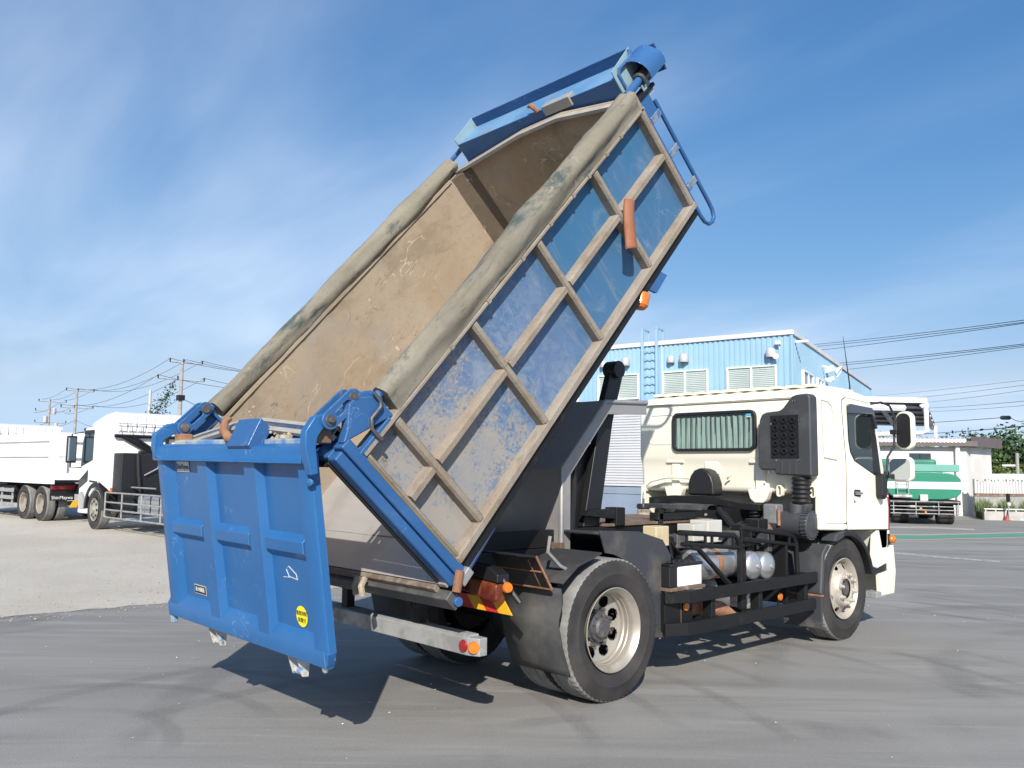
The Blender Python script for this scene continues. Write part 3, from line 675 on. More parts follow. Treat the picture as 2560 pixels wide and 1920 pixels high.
gobj(MB().box((D0-.0055,.553,.972),(D0-.0042,.727,1.023),GT), 'load_plate_face', M['ink'], 0)
text('load_text', '最大積載量', .034, pm('white_ink', (.75,.75,.72), .5, bump=0), frame_matrix(gprint(.64,.998,D0-.0062), GXA, GYA), gate, sx_=.85)
mb = MB().tube([gprint(y,d,D0-.001) for y,d in ((-.56,.775),(-.63,.77),(-.60,.725),(-.63,.705),(-.71,.745),(-.72,.775),(-.62,.765))], .003, 5); gobj(mb, 'paint_scratch', pm('scratch', (.5,.52,.52), .6), 0)

# ---------------- cab
cab = empty('cab', truck)
def cobj(mb, name, mat, bevel=.006, seg=2, smooth=35): return mb.build(name, mat, cab, bevel, seg, smooth)
CW, CR = 1.125, 3.06
prof = [(CR+.05,1.45),(CR+.04,1.72),(CR+.015,1.80),(CR,1.85),(CR,2.30),(CR+.015,2.40),(CR+.06,2.475),(CR+.14,2.53),(CR+.26,2.555),(3.9,2.565),(4.15,2.545),(4.30,2.49),(4.40,2.38),(4.60,1.72),(4.70,1.40),(4.72,.98),(3.66,1.10),(CR+.06,1.115)]
mb = MB().prism(prof[:-2]+[(4.60,.80),(4.40,.80),(4.30,1.10),(CR+.5,1.12),(CR+.5,1.45)], -CW, CW, 'y'); cobj(mb, 'cab_shell', M['cream'], .075, 5)
for s in (-1, 1):     # lower side skirts of the rear corners
    a, b = sorted((s*CW, s*(CW-.07)))
    cobj(MB().prism([(CR+.03,1.115),(CR+.54,1.09),(CR+.54,1.52),(CR+.045,1.52)], a+(.0 if s<0 else -.001), b+(.001 if s<0 else 0), 'y'), 'corner_skirt', M['cream'], .02, 3)
    mb = MB().prism([(3.58,1.10),(4.33,1.09),(4.30,.90),(4.27,.68),(4.33,.66),(4.56,.70),(4.60,.92),(4.62,1.15),(3.60,1.16)], a, b, 'y'); cobj(mb, 'front_quarter', M['cream'], .015, 3)
for i in range(11):
    y = -.95+.19*i; mb = MB().prism(rect(y-.07,2.555,y+.07,2.585,.014,3), CR+.16, 4.1, 'x'); cobj(mb, 'roof_rib', M['cream'], .008, 3)
# rear wall pressings
for y in (.60, -.47):
    cobj(MB().box((CR+.018, y-.055, 1.47),(CR+.06, y+.055, 1.80)), 'wall_strut', M['cream'], .012, 3)
    cobj(MB().box((CR+.0, y-.12, 1.77),(CR+.05, y+.12, 1.80)), 'strut_head', M['cream'], .012, 3)
    cobj(MB().prism([(y-.13,1.50),(y+.13,1.50),(y+.10,1.40),(y+.05,1.355),(y-.05,1.355),(y-.10,1.40)], CR-.03, CR+.06, 'x'), 'mount_lug', M['cream'], .02, 3)
cobj(MB().box((CR+.016,.03,1.65),(CR+.05,.21,1.79)), 'wall_pad', M['cream'], .012, 3)
cobj(ring_prism(rect(.60,1.98,.95,2.33,.04), rect(.615,1.995,.935,2.315,.035), CR-.006, CR+.01, 'x'), 'wall_pressing', M['cream'], .004)
cobj(ring_prism(rect(-1.04,2.43,1.0,2.445,.004), rect(-1.035,2.434,.995,2.441,.003), CR+.005, CR+.04, 'x'), 'wall_crease', M['cream'], .002)
# rear window with curtain
WY0, WY1, WZ0, WZ1 = -.455, .61, 1.90, 2.335
cobj(ring_prism(rect(WY0,WZ0,WY1,WZ1,.075,6), rect(WY0+.032,WZ0+.032,WY1-.032,WZ1-.032,.055,6), CR-.038, CR+.006, 'x'), 'rear_window_seal', M['rubber'], .008, 3)
mb = MB(); V = []; F = []; n = 260
for i in range(n+1):
    y = WY0+.02+(WY1-WY0-.04)*i/n; ph = i/n*15.5*2*math.pi + .7*math.sin(i*.045)
    for z, a in ((WZ0+.02,.8), (2.0,.8), (2.1,1.0), (2.2,1.1), (2.275+.006*math.sin(i*.32),1.2)):
        tw = .5*math.sin(z*9+i*.03)
        V.append((CR-.012+.011*a*math.sin(ph+tw)+.003*math.sin(2.3*ph), y, z))
for i in range(n):
    for j in range(4): F.append((i*5+j, (i+1)*5+j, (i+1)*5+j+1, i*5+j+1))
mb.add(V, F); cobj(mb, 'curtain', M['curtain'], 0, smooth=80)
cobj(MB().box((CR-.004, WY0+.02, WZ0+.02),(CR+.002, WY1-.02, WZ1-.02)), 'window_backing', pm('dim_cab_interior', (.05,.06,.06), .8), 0)
cobj(MB().prism(rect(WY0+.02,WZ0+.02,WY1-.02,WZ1-.02,.06,6), CR-.0305, CR-.0285, 'x'), 'rear_window_pane', M['pane'], 0)
cobj(MB().box((CR-.0325,-.405,2.268),(CR-.031,-.345,2.292)), 'window_sticker', pm('cyan_sticker', (.10,.42,.55), .4, bump=0), 0)
cobj(MB().box((CR-.0325,-.405,2.256),(CR-.031,-.345,2.264)), 'window_sticker', pm('white_sticker', (.7,.75,.75), .4, bump=0), 0)
# air intake panel
ip = [(-.56,1.70),(-.72,1.70),(-.72,1.655),(-1.12,1.64),(-1.12,2.43),(-1.085,2.462),(-.965,2.455),(-.92,2.44),(-.82,2.325),(-.775,2.30),(-.63,2.29),(-.58,2.27),(-.555,2.21),(-.545,2.12),(-.535,1.74)]
cobj(MB().prism(ip, CR-.125, CR+.03, 'x'), 'intake_duct', M['grey_plastic'], .022, 3)
cobj(MB().box((CR-.129,-.99,1.815),(CR-.10,-.68,2.255)), 'intake_grille', M['black'], .008)
mb = MB()
for i in range(5):
    for j in range(3):
        y = -.745-.095*j; z = 2.20-.078*i
        mb.lathe([(.030,.0),(.030,.018),(.018,.020),(.016,.004)], (CR-.128,y,z), (-1,0,0), 14)
kind(cobj(mb, 'grille_cups', M['black'], 0), 'stuff')
for j in range(4): cobj(MB().box((CR-.134,-.705-.0945*j-.004,1.82),(CR-.129,-.705-.0945*j+.004,2.25)), 'grille_bar', M['black'], 0)
for (y,z) in ((-1.005,2.20),(-.99,1.80),(-.75,1.80),(-.665,1.68),(-.945,2.39),(-.70,2.17)):
    cobj(MB().lathe([(.0005,.007),(.011,.006),(.013,0)], (CR-.1255,y,z), (-1,0,0), 10), 'screw', M['chrome'], 0)
for j in range(3): cobj(MB().box((CR-.130,-.80-.075*j-.012,1.66),(CR-.124,-.80-.075*j+.012,1.79)), 'duct_groove', M['grey_plastic'], .004)
mb = MB(); prof_b = []
for i in range(13): prof_b += [(.098 if i % 2 else .085, .022*i)]
mb.lathe(prof_b, (CR-.02,-.955,1.37), (0,0,1), 24); cobj(mb, 'bellows', M['black'], 0)
cobj(MB().prism([(-.86,1.37),(-1.05,1.37),(-1.0,1.20),(-.84,1.20)], CR-.09, CR+.05, 'x'), 'duct_elbow', M['grey_plastic'], .02, 3)
# black horn-shaped cover below the window
pts = [(.32,1.42),(.315,1.55),(.285,1.63),(.235,1.69),(.15,1.72),(.065,1.69),(.015,1.63),(-.015,1.55),(-.02,1.42)]
cobj(MB().prism(pts, CR-.16, CR+.03, 'x'), 'hose_cover', M['black'], .03, 4)
cobj(MB().tube([(CR-.04,1.0,1.36),(CR-.05,.98,1.50),(CR-.05,.90,1.56),(CR-.04,.70,1.605),(CR-.04,.60,1.61),(CR-.03,.30,1.60)], .014, 8), 'release_bar', M['cream'], 0)
cobj(MB().tube([(CR-.02,-.10,1.60),(CR-.04,-.13,1.63),(CR-.03,-.16,1.645)], .010, 6), 'release_tip', M['cream'], 0)
for y in (-.70,-1.06): cobj(ring_prism(rect(y-.03,1.43,y+.03,1.55,.028,5), rect(y-.018,1.442,y+.018,1.538,.017,5), CR-.012, CR+.05, 'x'), 'wall_eyelet', M['cream'], .004)
# right side: quarter panel, door, glass
YS = -CW
def sside(poly, out, name, mat, bevel=.004, inn=.01, seg=2): return cobj(MB().prism(poly, YS-out, YS+inn, 'y'), name, mat, bevel, seg)
qp = [(3.18,1.82),(3.46,1.80),(3.43,2.20),(3.37,2.36),(3.30,2.40),(3.15,2.41)]
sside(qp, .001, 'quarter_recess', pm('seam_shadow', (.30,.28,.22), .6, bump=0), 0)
sside([(3.19,1.832),(3.45,1.812),(3.42,2.20),(3.36,2.345),(3.29,2.388),(3.162,2.398)], .004, 'quarter_panel', M['cream'], .003)
door = [(3.645,1.10),(4.60,1.07),(4.62,1.30),(4.56,1.62),(4.40,2.10),(4.27,2.40),(4.20,2.44),(3.66,2.462),(3.60,2.43),(3.60,2.30),(3.66,1.80)]
cx_ = sum(p[0] for p in door)/len(door); cz_ = sum(p[1] for p in door)/len(door)
sside([((x-cx_)*1.022+cx_,(z-cz_)*1.012+cz_) for x,z in door], .002, 'door_gap', M['rubber'], 0)
sside(door, .014, 'door', M['cream'], .006)
sside([(3.19,1.18),(3.63,1.165),(3.63,1.168),(3.19,1.183)], .0015, 'skirt_seam', M['rubber'], 0)
win = [(3.70,2.02),(3.735,1.90),(3.82,1.815),(4.42,1.63),(4.445,1.66),(4.35,2.06),(4.24,2.345),(4.20,2.37),(3.71,2.385),(3.68,2.36)]
wx = sum(p[0] for p in win)/len(win); wz = sum(p[1] for p in win)/len(win)
sside([((x-wx)*1.03+wx,(z-wz)*1.03+wz) for x,z in win], .018, 'door_window_seal', M['rubber'], .004)
sside(win, .021, 'door_window', M['glass'], 0)
sside([(4.25,1.70),(4.42,1.645),(4.34,2.06),(4.235,2.33),(4.19,2.33),(4.24,2.05)], .026, 'quarter_pillar', M['black'], .004)
cobj(MB().prism([(3.67,2.30),(3.67,2.385),(3.70,2.40),(4.20,2.385),(4.245,2.35),(4.32,2.17),(4.29,2.16),(4.20,2.31)], YS-.055, YS-.018, 'y'), 'rain_visor', pm('smoked_visor', (.03,.035,.05), .15, bump=0, coat=.5), .008)
sside([(3.80,1.44),(3.93,1.435),(3.945,1.47),(3.935,1.505),(3.80,1.51),(3.785,1.475)], .020, 'handle_recess', M['black'], .006)
cobj(MB().tube([(3.80,YS-.02,1.475),(3.83,YS-.045,1.472),(3.90,YS-.045,1.47),(3.935,YS-.02,1.465)], .014, 8), 'door_handle', M['chrome'], 0)
cobj(MB().lathe([(.0005,.004),(.014,.004),(.016,0)], (3.80,YS-.014,1.385), (0,-1,0), 10), 'door_lock', M['hub'], 0)
cobj(MB().prism([(4.30,1.44),(4.34,1.40),(4.40,1.42),(4.43,1.60),(4.40,1.68),(4.30,1.68)], YS-.10, YS-.015, 'y'), 'kerb_mirror_base', M['black'], .015, 3)
cobj(MB().prism([(3.93,1.56),(4.62,1.42),(4.62,1.44),(3.95,1.575)], YS-.017, YS-.013, 'y'), 'door_crease', M['cream'], .002)
# wheel arch and fender of the front axle
FX = 3.5946
arc = [(FX+.60*math.cos(R(a)), .51+.58*math.sin(R(a))) for a in range(12, 112, 8)]
arc_i = [(FX+.545*math.cos(R(a)), .51+.53*math.sin(R(a))) for a in range(12, 112, 8)]
cobj(MB().prism(arc+arc_i[::-1], YS-.03, -.72, 'y'), 'wheel_arch', M['black'], .01)
cobj(MB().prism([(3.36,1.07),(3.52,1.09),(3.50,1.03),(3.36,.99),(3.30,1.0)], YS-.034, YS+.12, 'y'), 'arch_end', M['grey_plastic'], .012)
cobj(MB().prism([(3.20,.98),(3.10,.88),(3.05,.50),(3.10,.47),(3.16,.86),(3.28,.95)], -1.13, -.72, 'y'), 'front_mudguard', M['grey_plastic'], .02, 3)
cobj(MB().box((3.045,-1.14,.475),(3.09,-.72,.495)), 'mudguard_strip', M['rust'], .004)
cobj(MB().box((3.05,-1.13,.17),(3.075,-.72,.475)), 'front_mudflap', M['fender'], .006)
# front corner: lamp, bumper, steps
cobj(MB().box((4.60,-1.135,.90),(4.66,-1.05,1.02)), 'signal_base', M['black'], .01)
cobj(MB().ball((4.68,-1.135,.96), .055, 12, (1,.9,.85)), 'signal_lamp', M['orange'], 0)
cobj(MB().prism([(4.40,.60),(4.62,.62),(4.70,.92),(4.76,.90),(4.80,.60),(4.74,.36),(4.42,.36)], -1.125, -1.06, 'y'), 'bumper_corner', M['cream'], .015, 3)
cobj(MB().box((4.28,-1.10,.60),(4.62,-.95,.70)), 'step_well', M['black'], .006)
cobj(MB().box((4.30,-1.12,.345),(4.52,-.98,.41)), 'cab_step', M['galv'], .006)
cobj(MB().box((4.70,-1.06,.36),(4.80,1.06,.92)), 'front_bumper', M['cream'], .03, 3)
cobj(MB().box((4.615,-1.13,1.06),(4.66,-1.10,1.50)), 'red_side_marker', M['red'], .004)
# mirrors
cobj(MB().tube([(4.33,-1.10,2.44),(4.42,-1.18,2.46),(4.50,-1.24,2.42),(4.54,-1.27,2.30),(4.53,-1.26,1.98),(4.47,-1.21,1.86),(4.46,-1.20,1.62),(4.40,-1.13,1.58)], .013, 8), 'mirror_arm', M['black'], 0, smooth=70)
cobj(MB().box((4.49,-1.31,2.11),(4.57,-1.23,2.16)), 'mirror_clamp', M['black'], .008)
cobj(MB().box((4.42,-1.25,1.63),(4.50,-1.17,1.67)), 'mirror_clamp', M['black'], .008)
def mirror(cx, cy, cz, w, h, name, housing, rz):
    T = lambda v: Matrix.Translation((cx,cy,cz)) @ Matrix.Rotation(R(rz),4,'Z') @ v
    o = cobj(MB().prism(rect(-w/2,-h/2,w/2,h/2,w*(.42 if rz else .26),6), -.035, .05, 'x', T), name, housing, .03, 3)
    cobj(MB().prism(rect(-w/2+.022,-h/2+.022,w/2-.022,h/2-.022,w*(.36 if rz else .2),6), -.042, -.030, 'x', T), 'mirror_glass', M['black'] if rz else M['mirror'], 0)
mirror(4.56,-1.375,2.15,.20,.42,'side_mirror',M['cream'],-8)
mirror(4.50,-1.345,1.73,.26,.27,'wide_mirror',M['cream'],0)
cobj(MB().tube([(4.05,-1.0,2.53),(4.06,-1.0,2.62),(3.93,-1.0,3.16)], [.012,.008,.0025], 6), 'antenna', M['black'], 0)
cobj(MB().lathe([(.0005,.03),(.022,.02),(.03,0)], (4.05,-1.0,2.53), (0,0,1), 10), 'antenna_base', M['black'], 0)

# ---------------- wheels
def tyre_prof(w=.27, ro=.515, ri=.29):
    h = w/2
    return [(ri,-h*.62),(ri+.01,-h*.74),(ri+.045,-h*.93),(ri+.10,-h*1.0),(ri+.112,-h*1.03),(ri+.120,-h*1.0),(ri+.155,-h*.98),(ro-.035,-h*.93),(ro-.012,-h*.90),(ro,-h*.80),(ro,-h*.46),(ro-.010,-h*.44),(ro-.010,-h*.38),(ro,-h*.36),(ro,h*.36),(ro-.010,h*.38),(ro-.010,h*.44),(ro,h*.46),(ro,h*.80),(ro-.012,h*.90),(ro-.035,h*.93),(ri+.155,h*.98),(ri+.120,h),(ri+.112,h*1.03),(ri+.10,h),(ri+.045,h*.93),(ri+.01,h*.74),(ri,h*.62)]
def add_tyre(mb, yc, w=.27):
    pr = tyre_prof(w); N = 192
    def rm(i, j):
        if i in (8, 19): return -.006 if j % 3 == 0 else 0
        if i in (9, 18): return -.008 if j % 3 == 0 else 0
        return 0
    k0 = len(mb.F); mb.lathe(pr, (0,yc,0), (0,1,0), N, rmod=rm)
    for q in range(len(pr)-1):
        if 8 <= q <= 18:
            for j in range(N): mb.M[k0+q*N+j] = 1
def disc_holes(mb, r0, r1, rh0, rh1, yf, nh, N=96, m=0):
    """ring from r0 to r1 whose holes are left open, yf(r) gives the dish"""
    rs = [r0] + [rh0+(rh1-rh0)*i/14 for i in range(15)] + [r1]
    V = [(r*math.sin(2*math.pi*j/N), yf(r), r*math.cos(2*math.pi*j/N)) for r in rs for j in range(N)]; F = []
    for i in range(len(rs)-1):
        rm = (rs[i]+rs[i+1])/2
        for j in range(N):
            a = (2*math.pi*(j+.5)/N) % (2*math.pi/nh) - math.pi/nh
            q = (rm-(rh0+rh1)/2)/((rh1-rh0)/2); s = a*rm/((rh1-rh0)*.62)
            if q*q + s*s < 1: continue
            F.append((i*N+j, i*N+(j+1)%N, (i+1)*N+(j+1)%N, (i+1)*N+j))
    mb.add(V, F, m=m)
rear = empty('rear_wheel', truck, (0,0,.51))
mb = MB(); add_tyre(mb, -.955); mb.build('tyre', [M['tyre'], M['tread']], rear, 0, smooth=40)
mb = MB(); add_tyre(mb, -.635); mb.build('inner_tyre', [M['tyre'], M['tread']], rear, 0, smooth=40)
mb = MB().lathe([(.288,-1.05),(.303,-1.075),(.306,-1.082),(.300,-1.085),(.288,-1.07),(.272,-1.045),(.266,-1.03),(.263,-1.00),(.258,-.995),(.257,-.965),(.250,-.955),(.248,-.93),(.247,-.90)], (0,0,0), (0,1,0), 72); mb.build('rim', M['rim'], rear, 0, smooth=30)
mb = MB(); disc_holes(mb, .10, .2475, .150, .234, lambda r: -.90-.030*((r-.10)/.147)**2, 8, 192); mb.build('rim_disc', M['rim'], rear, 0, smooth=40)
mb = MB().lathe([(.0005,-.985),(.060,-.985),(.078,-.97),(.080,-.955),(.105,-.952),(.109,-.925),(.118,-.92),(.118,-.86)], (0,0,0), (0,1,0), 32); mb.build('axle_hub', M['hub'], rear, .002)
mb = MB()
for i in range(8):
    a = 2*math.pi*(i+.5)/8; mb.lathe([(.0005,-.948),(.011,-.948),(.013,-.944),(.015,-.905)], (.134*math.sin(a),0,.134*math.cos(a)), (0,1,0), 6)
for i in range(10):
    a = 2*math.pi*i/10; mb.lathe([(.0005,-.972),(.009,-.972),(.010,-.952)], (.093*math.sin(a),.008,.093*math.cos(a)), (0,1,0), 6)
kind(mb.build('wheel_nuts', M['hub'], rear, 0), 'stuff')
mb = MB().lathe([(.0005,-.84),(.20,-.84),(.21,-.52),(.0005,-.52)], (0,0,0), (0,1,0), 32); mb.build('brake_drum', M['dark'], rear, 0)
rear2 = copy_tree(rear, truck); rear2.rotation_euler = (0,0,math.pi); rear2.name = 'rear_wheel'
front = empty('front_wheel', truck, (FX,0,.51))
mb = MB(); add_tyre(mb, -.98, .265); mb.build('tyre', [M['tyre'], M['tread']], front, 0, smooth=40)
mb = MB().lathe([(.288,-1.07),(.303,-1.098),(.306,-1.104),(.300,-1.107),(.286,-1.09),(.270,-1.065),(.262,-1.04),(.258,-1.02)], (0,0,0), (0,1,0), 72); mb.build('rim', M['rimdull'], front, 0, smooth=30)
def fy(r):
    if r > .19: return -1.03-.05*(.262-r)/.072
    return -1.08-.045*min(1,(.19-r)/.03)
mb = MB(); disc_holes(mb, .19, .262, .20, .25, lambda r: fy(r), 8); mb.lathe([(.19,-1.08),(.175,-1.118),(.165,-1.127),(.115,-1.130),(.10,-1.12)], (0,0,0), (0,1,0), 48); mb.build('rim_disc', M['rimdull'], front, 0, smooth=40)
mb = MB().lathe([(.0005,-1.125),(.055,-1.125),(.068,-1.12),(.07,-1.10),(.10,-1.10)], (0,0,0), (0,1,0), 32); mb.build('axle_hub', M['hub'], front, .002)
mb = MB()
for i in range(8):
    a = 2*math.pi*(i+.3)/8; mb.lathe([(.0005,-1.172),(.014,-1.172),(.017,-1.165),(.019,-1.155),(.019,-1.145),(.027,-1.14),(.027,-1.126)], (.142*math.sin(a),0,.142*math.cos(a)), (0,1,0), 8)
kind(mb.build('wheel_nuts', M['rimdull'], front, 0), 'stuff')
front2 = copy_tree(front, truck); front2.rotation_euler = (0,0,math.pi); front2.name = 'front_wheel'

# ---------------- chassis
ch = empty('chassis', truck)
def hobj(mb, name, mat=None, bevel=.006, seg=2, smooth=35): return mb.build(name, mat or M['dark'], ch, bevel, seg, smooth)
def hbox(name, a, b, mat=None, bevel=.006): return hobj(MB().box(a, b), name, mat, bevel)
for y in (-.43, .43):
    hbox('frame_rail', (-1.40,y-.035,.80), (4.5,y+.035,1.06)); hbox('sub_frame', (-1.12,y-.03,1.063), (2.2,y+.03,1.20))
for x in (-1.36,-.8,.8,1.9,2.6): hbox('cross_member', (x-.05,-.394,.90), (x+.05,.394,1.06))
hobj(MB().cyl((0,-.55,.51),(0,.55,.51),.10,20), 'rear_axle'); hobj(MB().ball((0,0,.51),.22,20,(1,.8,1)), 'differential')
for y in (-.43,.43): hobj(MB().prism([(-.75,.80),(-.4,.70),(0,.66),(.4,.70),(.75,.80),(.75,.86),(.4,.78),(0,.76),(-.4,.78),(-.75,.86)], y-.045, y+.045, 'y'), 'leaf_spring')
hobj(MB().cyl((0,0,.55),(2.3,0,.75),.06,14), 'drive_shaft')
hbox('gearbox', (2.3,-.28,.62), (3.3,.28,1.12), M['dark'], .04); hbox('engine', (3.3,-.36,.60), (4.5,.36,1.30), M['dark'], .05)
hobj(MB().cyl((FX,-.9,.51),(FX,.9,.51),.075,16), 'front_axle')
# bent steel guard (from frame upwards, then along the bed, then forward)
TW = .53
path = [(.0,1.02),(.0,1.685),(.535,2.262),(1.10,2.285)]
def guard(off):
    out = []
    for i, (x, z) in enumerate(path):
        if i == 0: n = Vector((1,0))
        elif i == 1: n = Vector((1,-.42))
        elif i == 2: n = Vector((.36,-1.0))
        else: n = Vector((0,-1))
        out.append((x+n.x*off, z+n.y*off))
    return out
sheet = guard(0)+guard(.012)[::-1]
hobj(MB().prism(sheet, -TW, TW, 'y'), 'guard_plate', M['steel'], .004)
fl = guard(.0125)+guard(.115)[::-1]
for s in (-1,1):
    a, b = sorted((s*TW, s*(TW-.012))); hobj(MB().prism(fl, a, b, 'y'), 'guard_flange', M['steel'], .003)
for s in (-1,1):
    pts = [Vector((x, s*TW, z)) for x, z in guard(.010)]
    hobj(MB().tube(pts, .021, 10), 'guard_bend', M['steel'], 0, smooth=60)
hbox('guard_foot', (-.03,-.56,1.0), (.02,-.10,1.105), M['rustdk'], .004)
hobj(MB().prism([(-.05,1.0),(.0,1.0),(.06,.92),(.18,.84),(.40,.80),(.40,.84),(.2,.9),(.10,.97)], -.66, -.45, 'y'), 'inner_splash', M['black'], .004)
# hoist link and ram, mostly in the bed's shade
for s in (-1,1):
    hobj(MB().prism([(.42,1.2),(.62,1.2),(.80,2.1),(.95,2.55),(.80,2.62),(.62,2.1)], s*.36-.035, s*.36+.035, 'y'), 'hoist_arm', M['black'], .01)
    hobj(MB().cyl((.84,s*.30,2.56),(.84,s*.44,2.56),.078,20), 'hoist_roller', M['black'], .01)
hobj(MB().cyl((.30,0,1.15),(.62,0,2.2),.085,20), 'hydraulic_ram', M['black']); hobj(MB().cyl((.62,0,2.2),(.80,0,2.75),.045,16), 'ram_rod', M['chrome'])
hobj(MB().tube([(.22,-.44,1.1),(.24,-.44,1.4),(.26,-.44,1.75)], .016, 8), 'hydraulic_hose', M['black'], 0); hobj(MB().tube([(.28,-.40,1.1),(.30,-.40,1.4),(.31,-.40,1.72)], .016, 8), 'hydraulic_hose', M['black'], 0)
hbox('hose_plug', (.205,-.46,1.14), (.235,-.42,1.19), M['red'], .003)
hbox('hoist_tower', (.35,-.30,1.1), (.62,.30,1.9), M['black'])
hbox('stop_block', (.72,-.50,1.205), (.84,-.37,1.36), M['dark'], .008); hobj(MB().prism([(.35,1.30),(.75,1.26),(.75,1.35),(.40,1.34)], -.49, -.40, 'y'), 'stop_arm')
hbox('deck_plate', (.62,-.48,1.202), (2.2,.48,1.225), M['rustdk'], .003)
hobj(MB().tube([(-.62,-1.02,1.21),(-.62,-1.0,1.10),(-.50,-1.0,1.0),(-.40,-1.02,.95)], .013, 7), 'wire_loop', M['galv'], 0)
# rear mudflaps, brackets, fenders
for s in (-1,1):
    mb = MB(); V = []; F = []; n = 12; a, b = s*1.13, s*.56
    for i in range(n+1):
        z = .86-.60*i/n; x = -.63 + .10*max(0,(i-6)/6)**1.6*(-1)*.9 + .02*math.sin(i)
        if i > 7: x = -.63 + .02*(i-7)
        for y in (a, b): V.append((x, y, z))
    for i in range(n): F.append((2*i, 2*i+1, 2*i+3, 2*i+2))
    mb.add(V, F); o = hobj(mb, 'rear_mudflap', M['flap'], 0, smooth=60); md = o.modifiers.new('solid','SOLIDIFY'); md.thickness = .012
for s in (-1,1):
    a, b = sorted((s*1.09, s*.62))
    fp = [(-.66,.86),(-.80,1.09)]; mb = MB(); mb.prism([(-.66,.855),(-.675,.86),(-.82,1.085),(-.81,1.09)], a, b, 'y'); mb.prism([(-.82,1.08),(-1.0,1.10),(-1.0,1.11),(-.815,1.095)], a, b, 'y'); hobj(mb, 'flap_bracket', M['black'], .003)
    mb = MB(); mb.tube([(-.67,a,.86),(-.67,b,.86)], .009, 6); mb.tube([(-.825,a,1.09),(-.67,a,.86)], .009, 6); mb.tube([(-.80,a+.10,1.06),(-.66,a+.10,.85)], .008, 6); mb.tube([(-.75,a,.98),(-.75,b,.98)], .008, 6); hobj(mb, 'bracket_edge', M['rust'], 0)
    hobj(MB().prism([(-.56,.88),(-.40,.99),(-.15,1.065),(-.15,1.08),(-.41,1.005),(-.57,.89)], a, b, 'y'), 'splash_strip', M['flap'], .003)
    a, b = sorted((s*.955, s*.50))
    hobj(MB().prism([(.02,1.205),(.45,1.18),(.74,1.11),(.845,.99),(.825,.34),(.805,.34),(.825,.985),(.72,1.09),(.44,1.16),(.02,1.185)], a, b, 'y'), 'front_fender', M['fender'], .008, 3)
    ys = s*.95
    arc_ = [(.545*math.cos(R(q)), .51+.545*math.sin(R(q))) for q in range(-15, 92, 10)]
    hobj(MB().prism([(-.02,1.222),(.45,1.197),(.755,1.12),(.862,.99),(.842,.34),(.62,.36)]+arc_, ys-.007, ys+.007, 'y'), 'fender_side', M['fender'], .002)
    hobj(MB().tube([(.72,ys,.35),(.75,ys+s*-.1,.34),(.73,ys-s*.3,.35)], .014, 6), 'fender_stay', M['rustdk'], 0)
# tail lamp, warning stripe, rear impact bar
for s in (-1,1):
    ya, yb = sorted((s*1.02, s*.52))
    T = lambda v: Matrix.Translation((-1.30,0,.88)) @ Matrix.Rotation(R(-12*0),4,'Y') @ v
    hobj(MB().prism([(ya,.80),(yb,.86),(yb,.96),(ya,.92)], -1.12, -1.03, 'x'), 'tail_lamp', pm('shadow_toned_lens', (.10,.012,.008), .25, 0, (.17,.05,.015), 6, bump=0, coat=.4), .02, 3)  # red lens with the shadow it sits in mixed into its colour
    hobj(MB().prism([(ya-.0,.925),(yb,.965),(yb,1.04),(ya+.08,1.02),(ya,.98)], -1.11, -1.0, 'x'), 'lamp_bracket', M['black'], .01)
    hobj(MB().lathe([(.0005,.02),(.030,.018),(.036,.0)], (-1.08,s*1.085,.905), (-.3,s,0), 16), 'side_reflector', M['orange'], 0)
    mbr, mby = MB(), MB(); hobj(MB().tube([(-1.05,s*1.0,.95),(-.98,s*1.10,.80)], .02, 8), 'lamp_stay', M['black'], 0)
    n = 5
    for i in range(n):
        y0 = .45+.125*i; t0 = (y0-.45)/.625
        q = [(s*y0, .72), (s*(y0+.125), .72), (s*(y0+.125-.08), .81), (s*(y0-.08), .81)]
        (mbr if i % 2 else mby).prism(q, -1.03, -1.02, 'x')
    hobj(mbr, 'warning_stripe_red', M['chev_red'], 0); hobj(mby, 'warning_stripe_amber', M['chev_yel'], 0)
bx0 = -1.36
hobj(MB().prism([(bx0,.50),(bx0,.605),(bx0+.03,.625),(bx0+.10,.625),(bx0+.10,.50)], -1.02, 1.02, 'y'), 'impact_bar', M['galv'], .006)
for s in (-1,1):
    y0, y1 = s*1.021, s*1.055
    a = [(bx0,y0),(bx0+.10,y0),(bx0+.10,s*1.10),(bx0+.035,s*1.10)]
    hobj(MB().prism(a, .50, .612, 'z'), 'bar_end_cap', M['galv'], .006)
    hobj(MB().lathe([(.0005,.014),(.034,.012),(.040,0)], (bx0-.001,s*.985,.555), (-1,0,0), 18), 'rear_reflector', M['red'], 0)
    hobj(MB().lathe([(.0005,.014),(.034,.012),(.040,0)], (bx0+.012,s*1.072,.555), (-1,s*1.3,0), 18), 'end_reflector', M['orange'], 0)
    hbox('bar_hanger', (bx0+.02,s*.45-.04,.62), (bx0+.09,s*.45+.04,.90))
for y in (-.30,-.22): hobj(MB().tube([(-1.66,y,.93),(-1.70,y-.02,.88),(-1.69,y-.03,.82)], .022, 8), 'tow_jaw', M['wood'], 0)
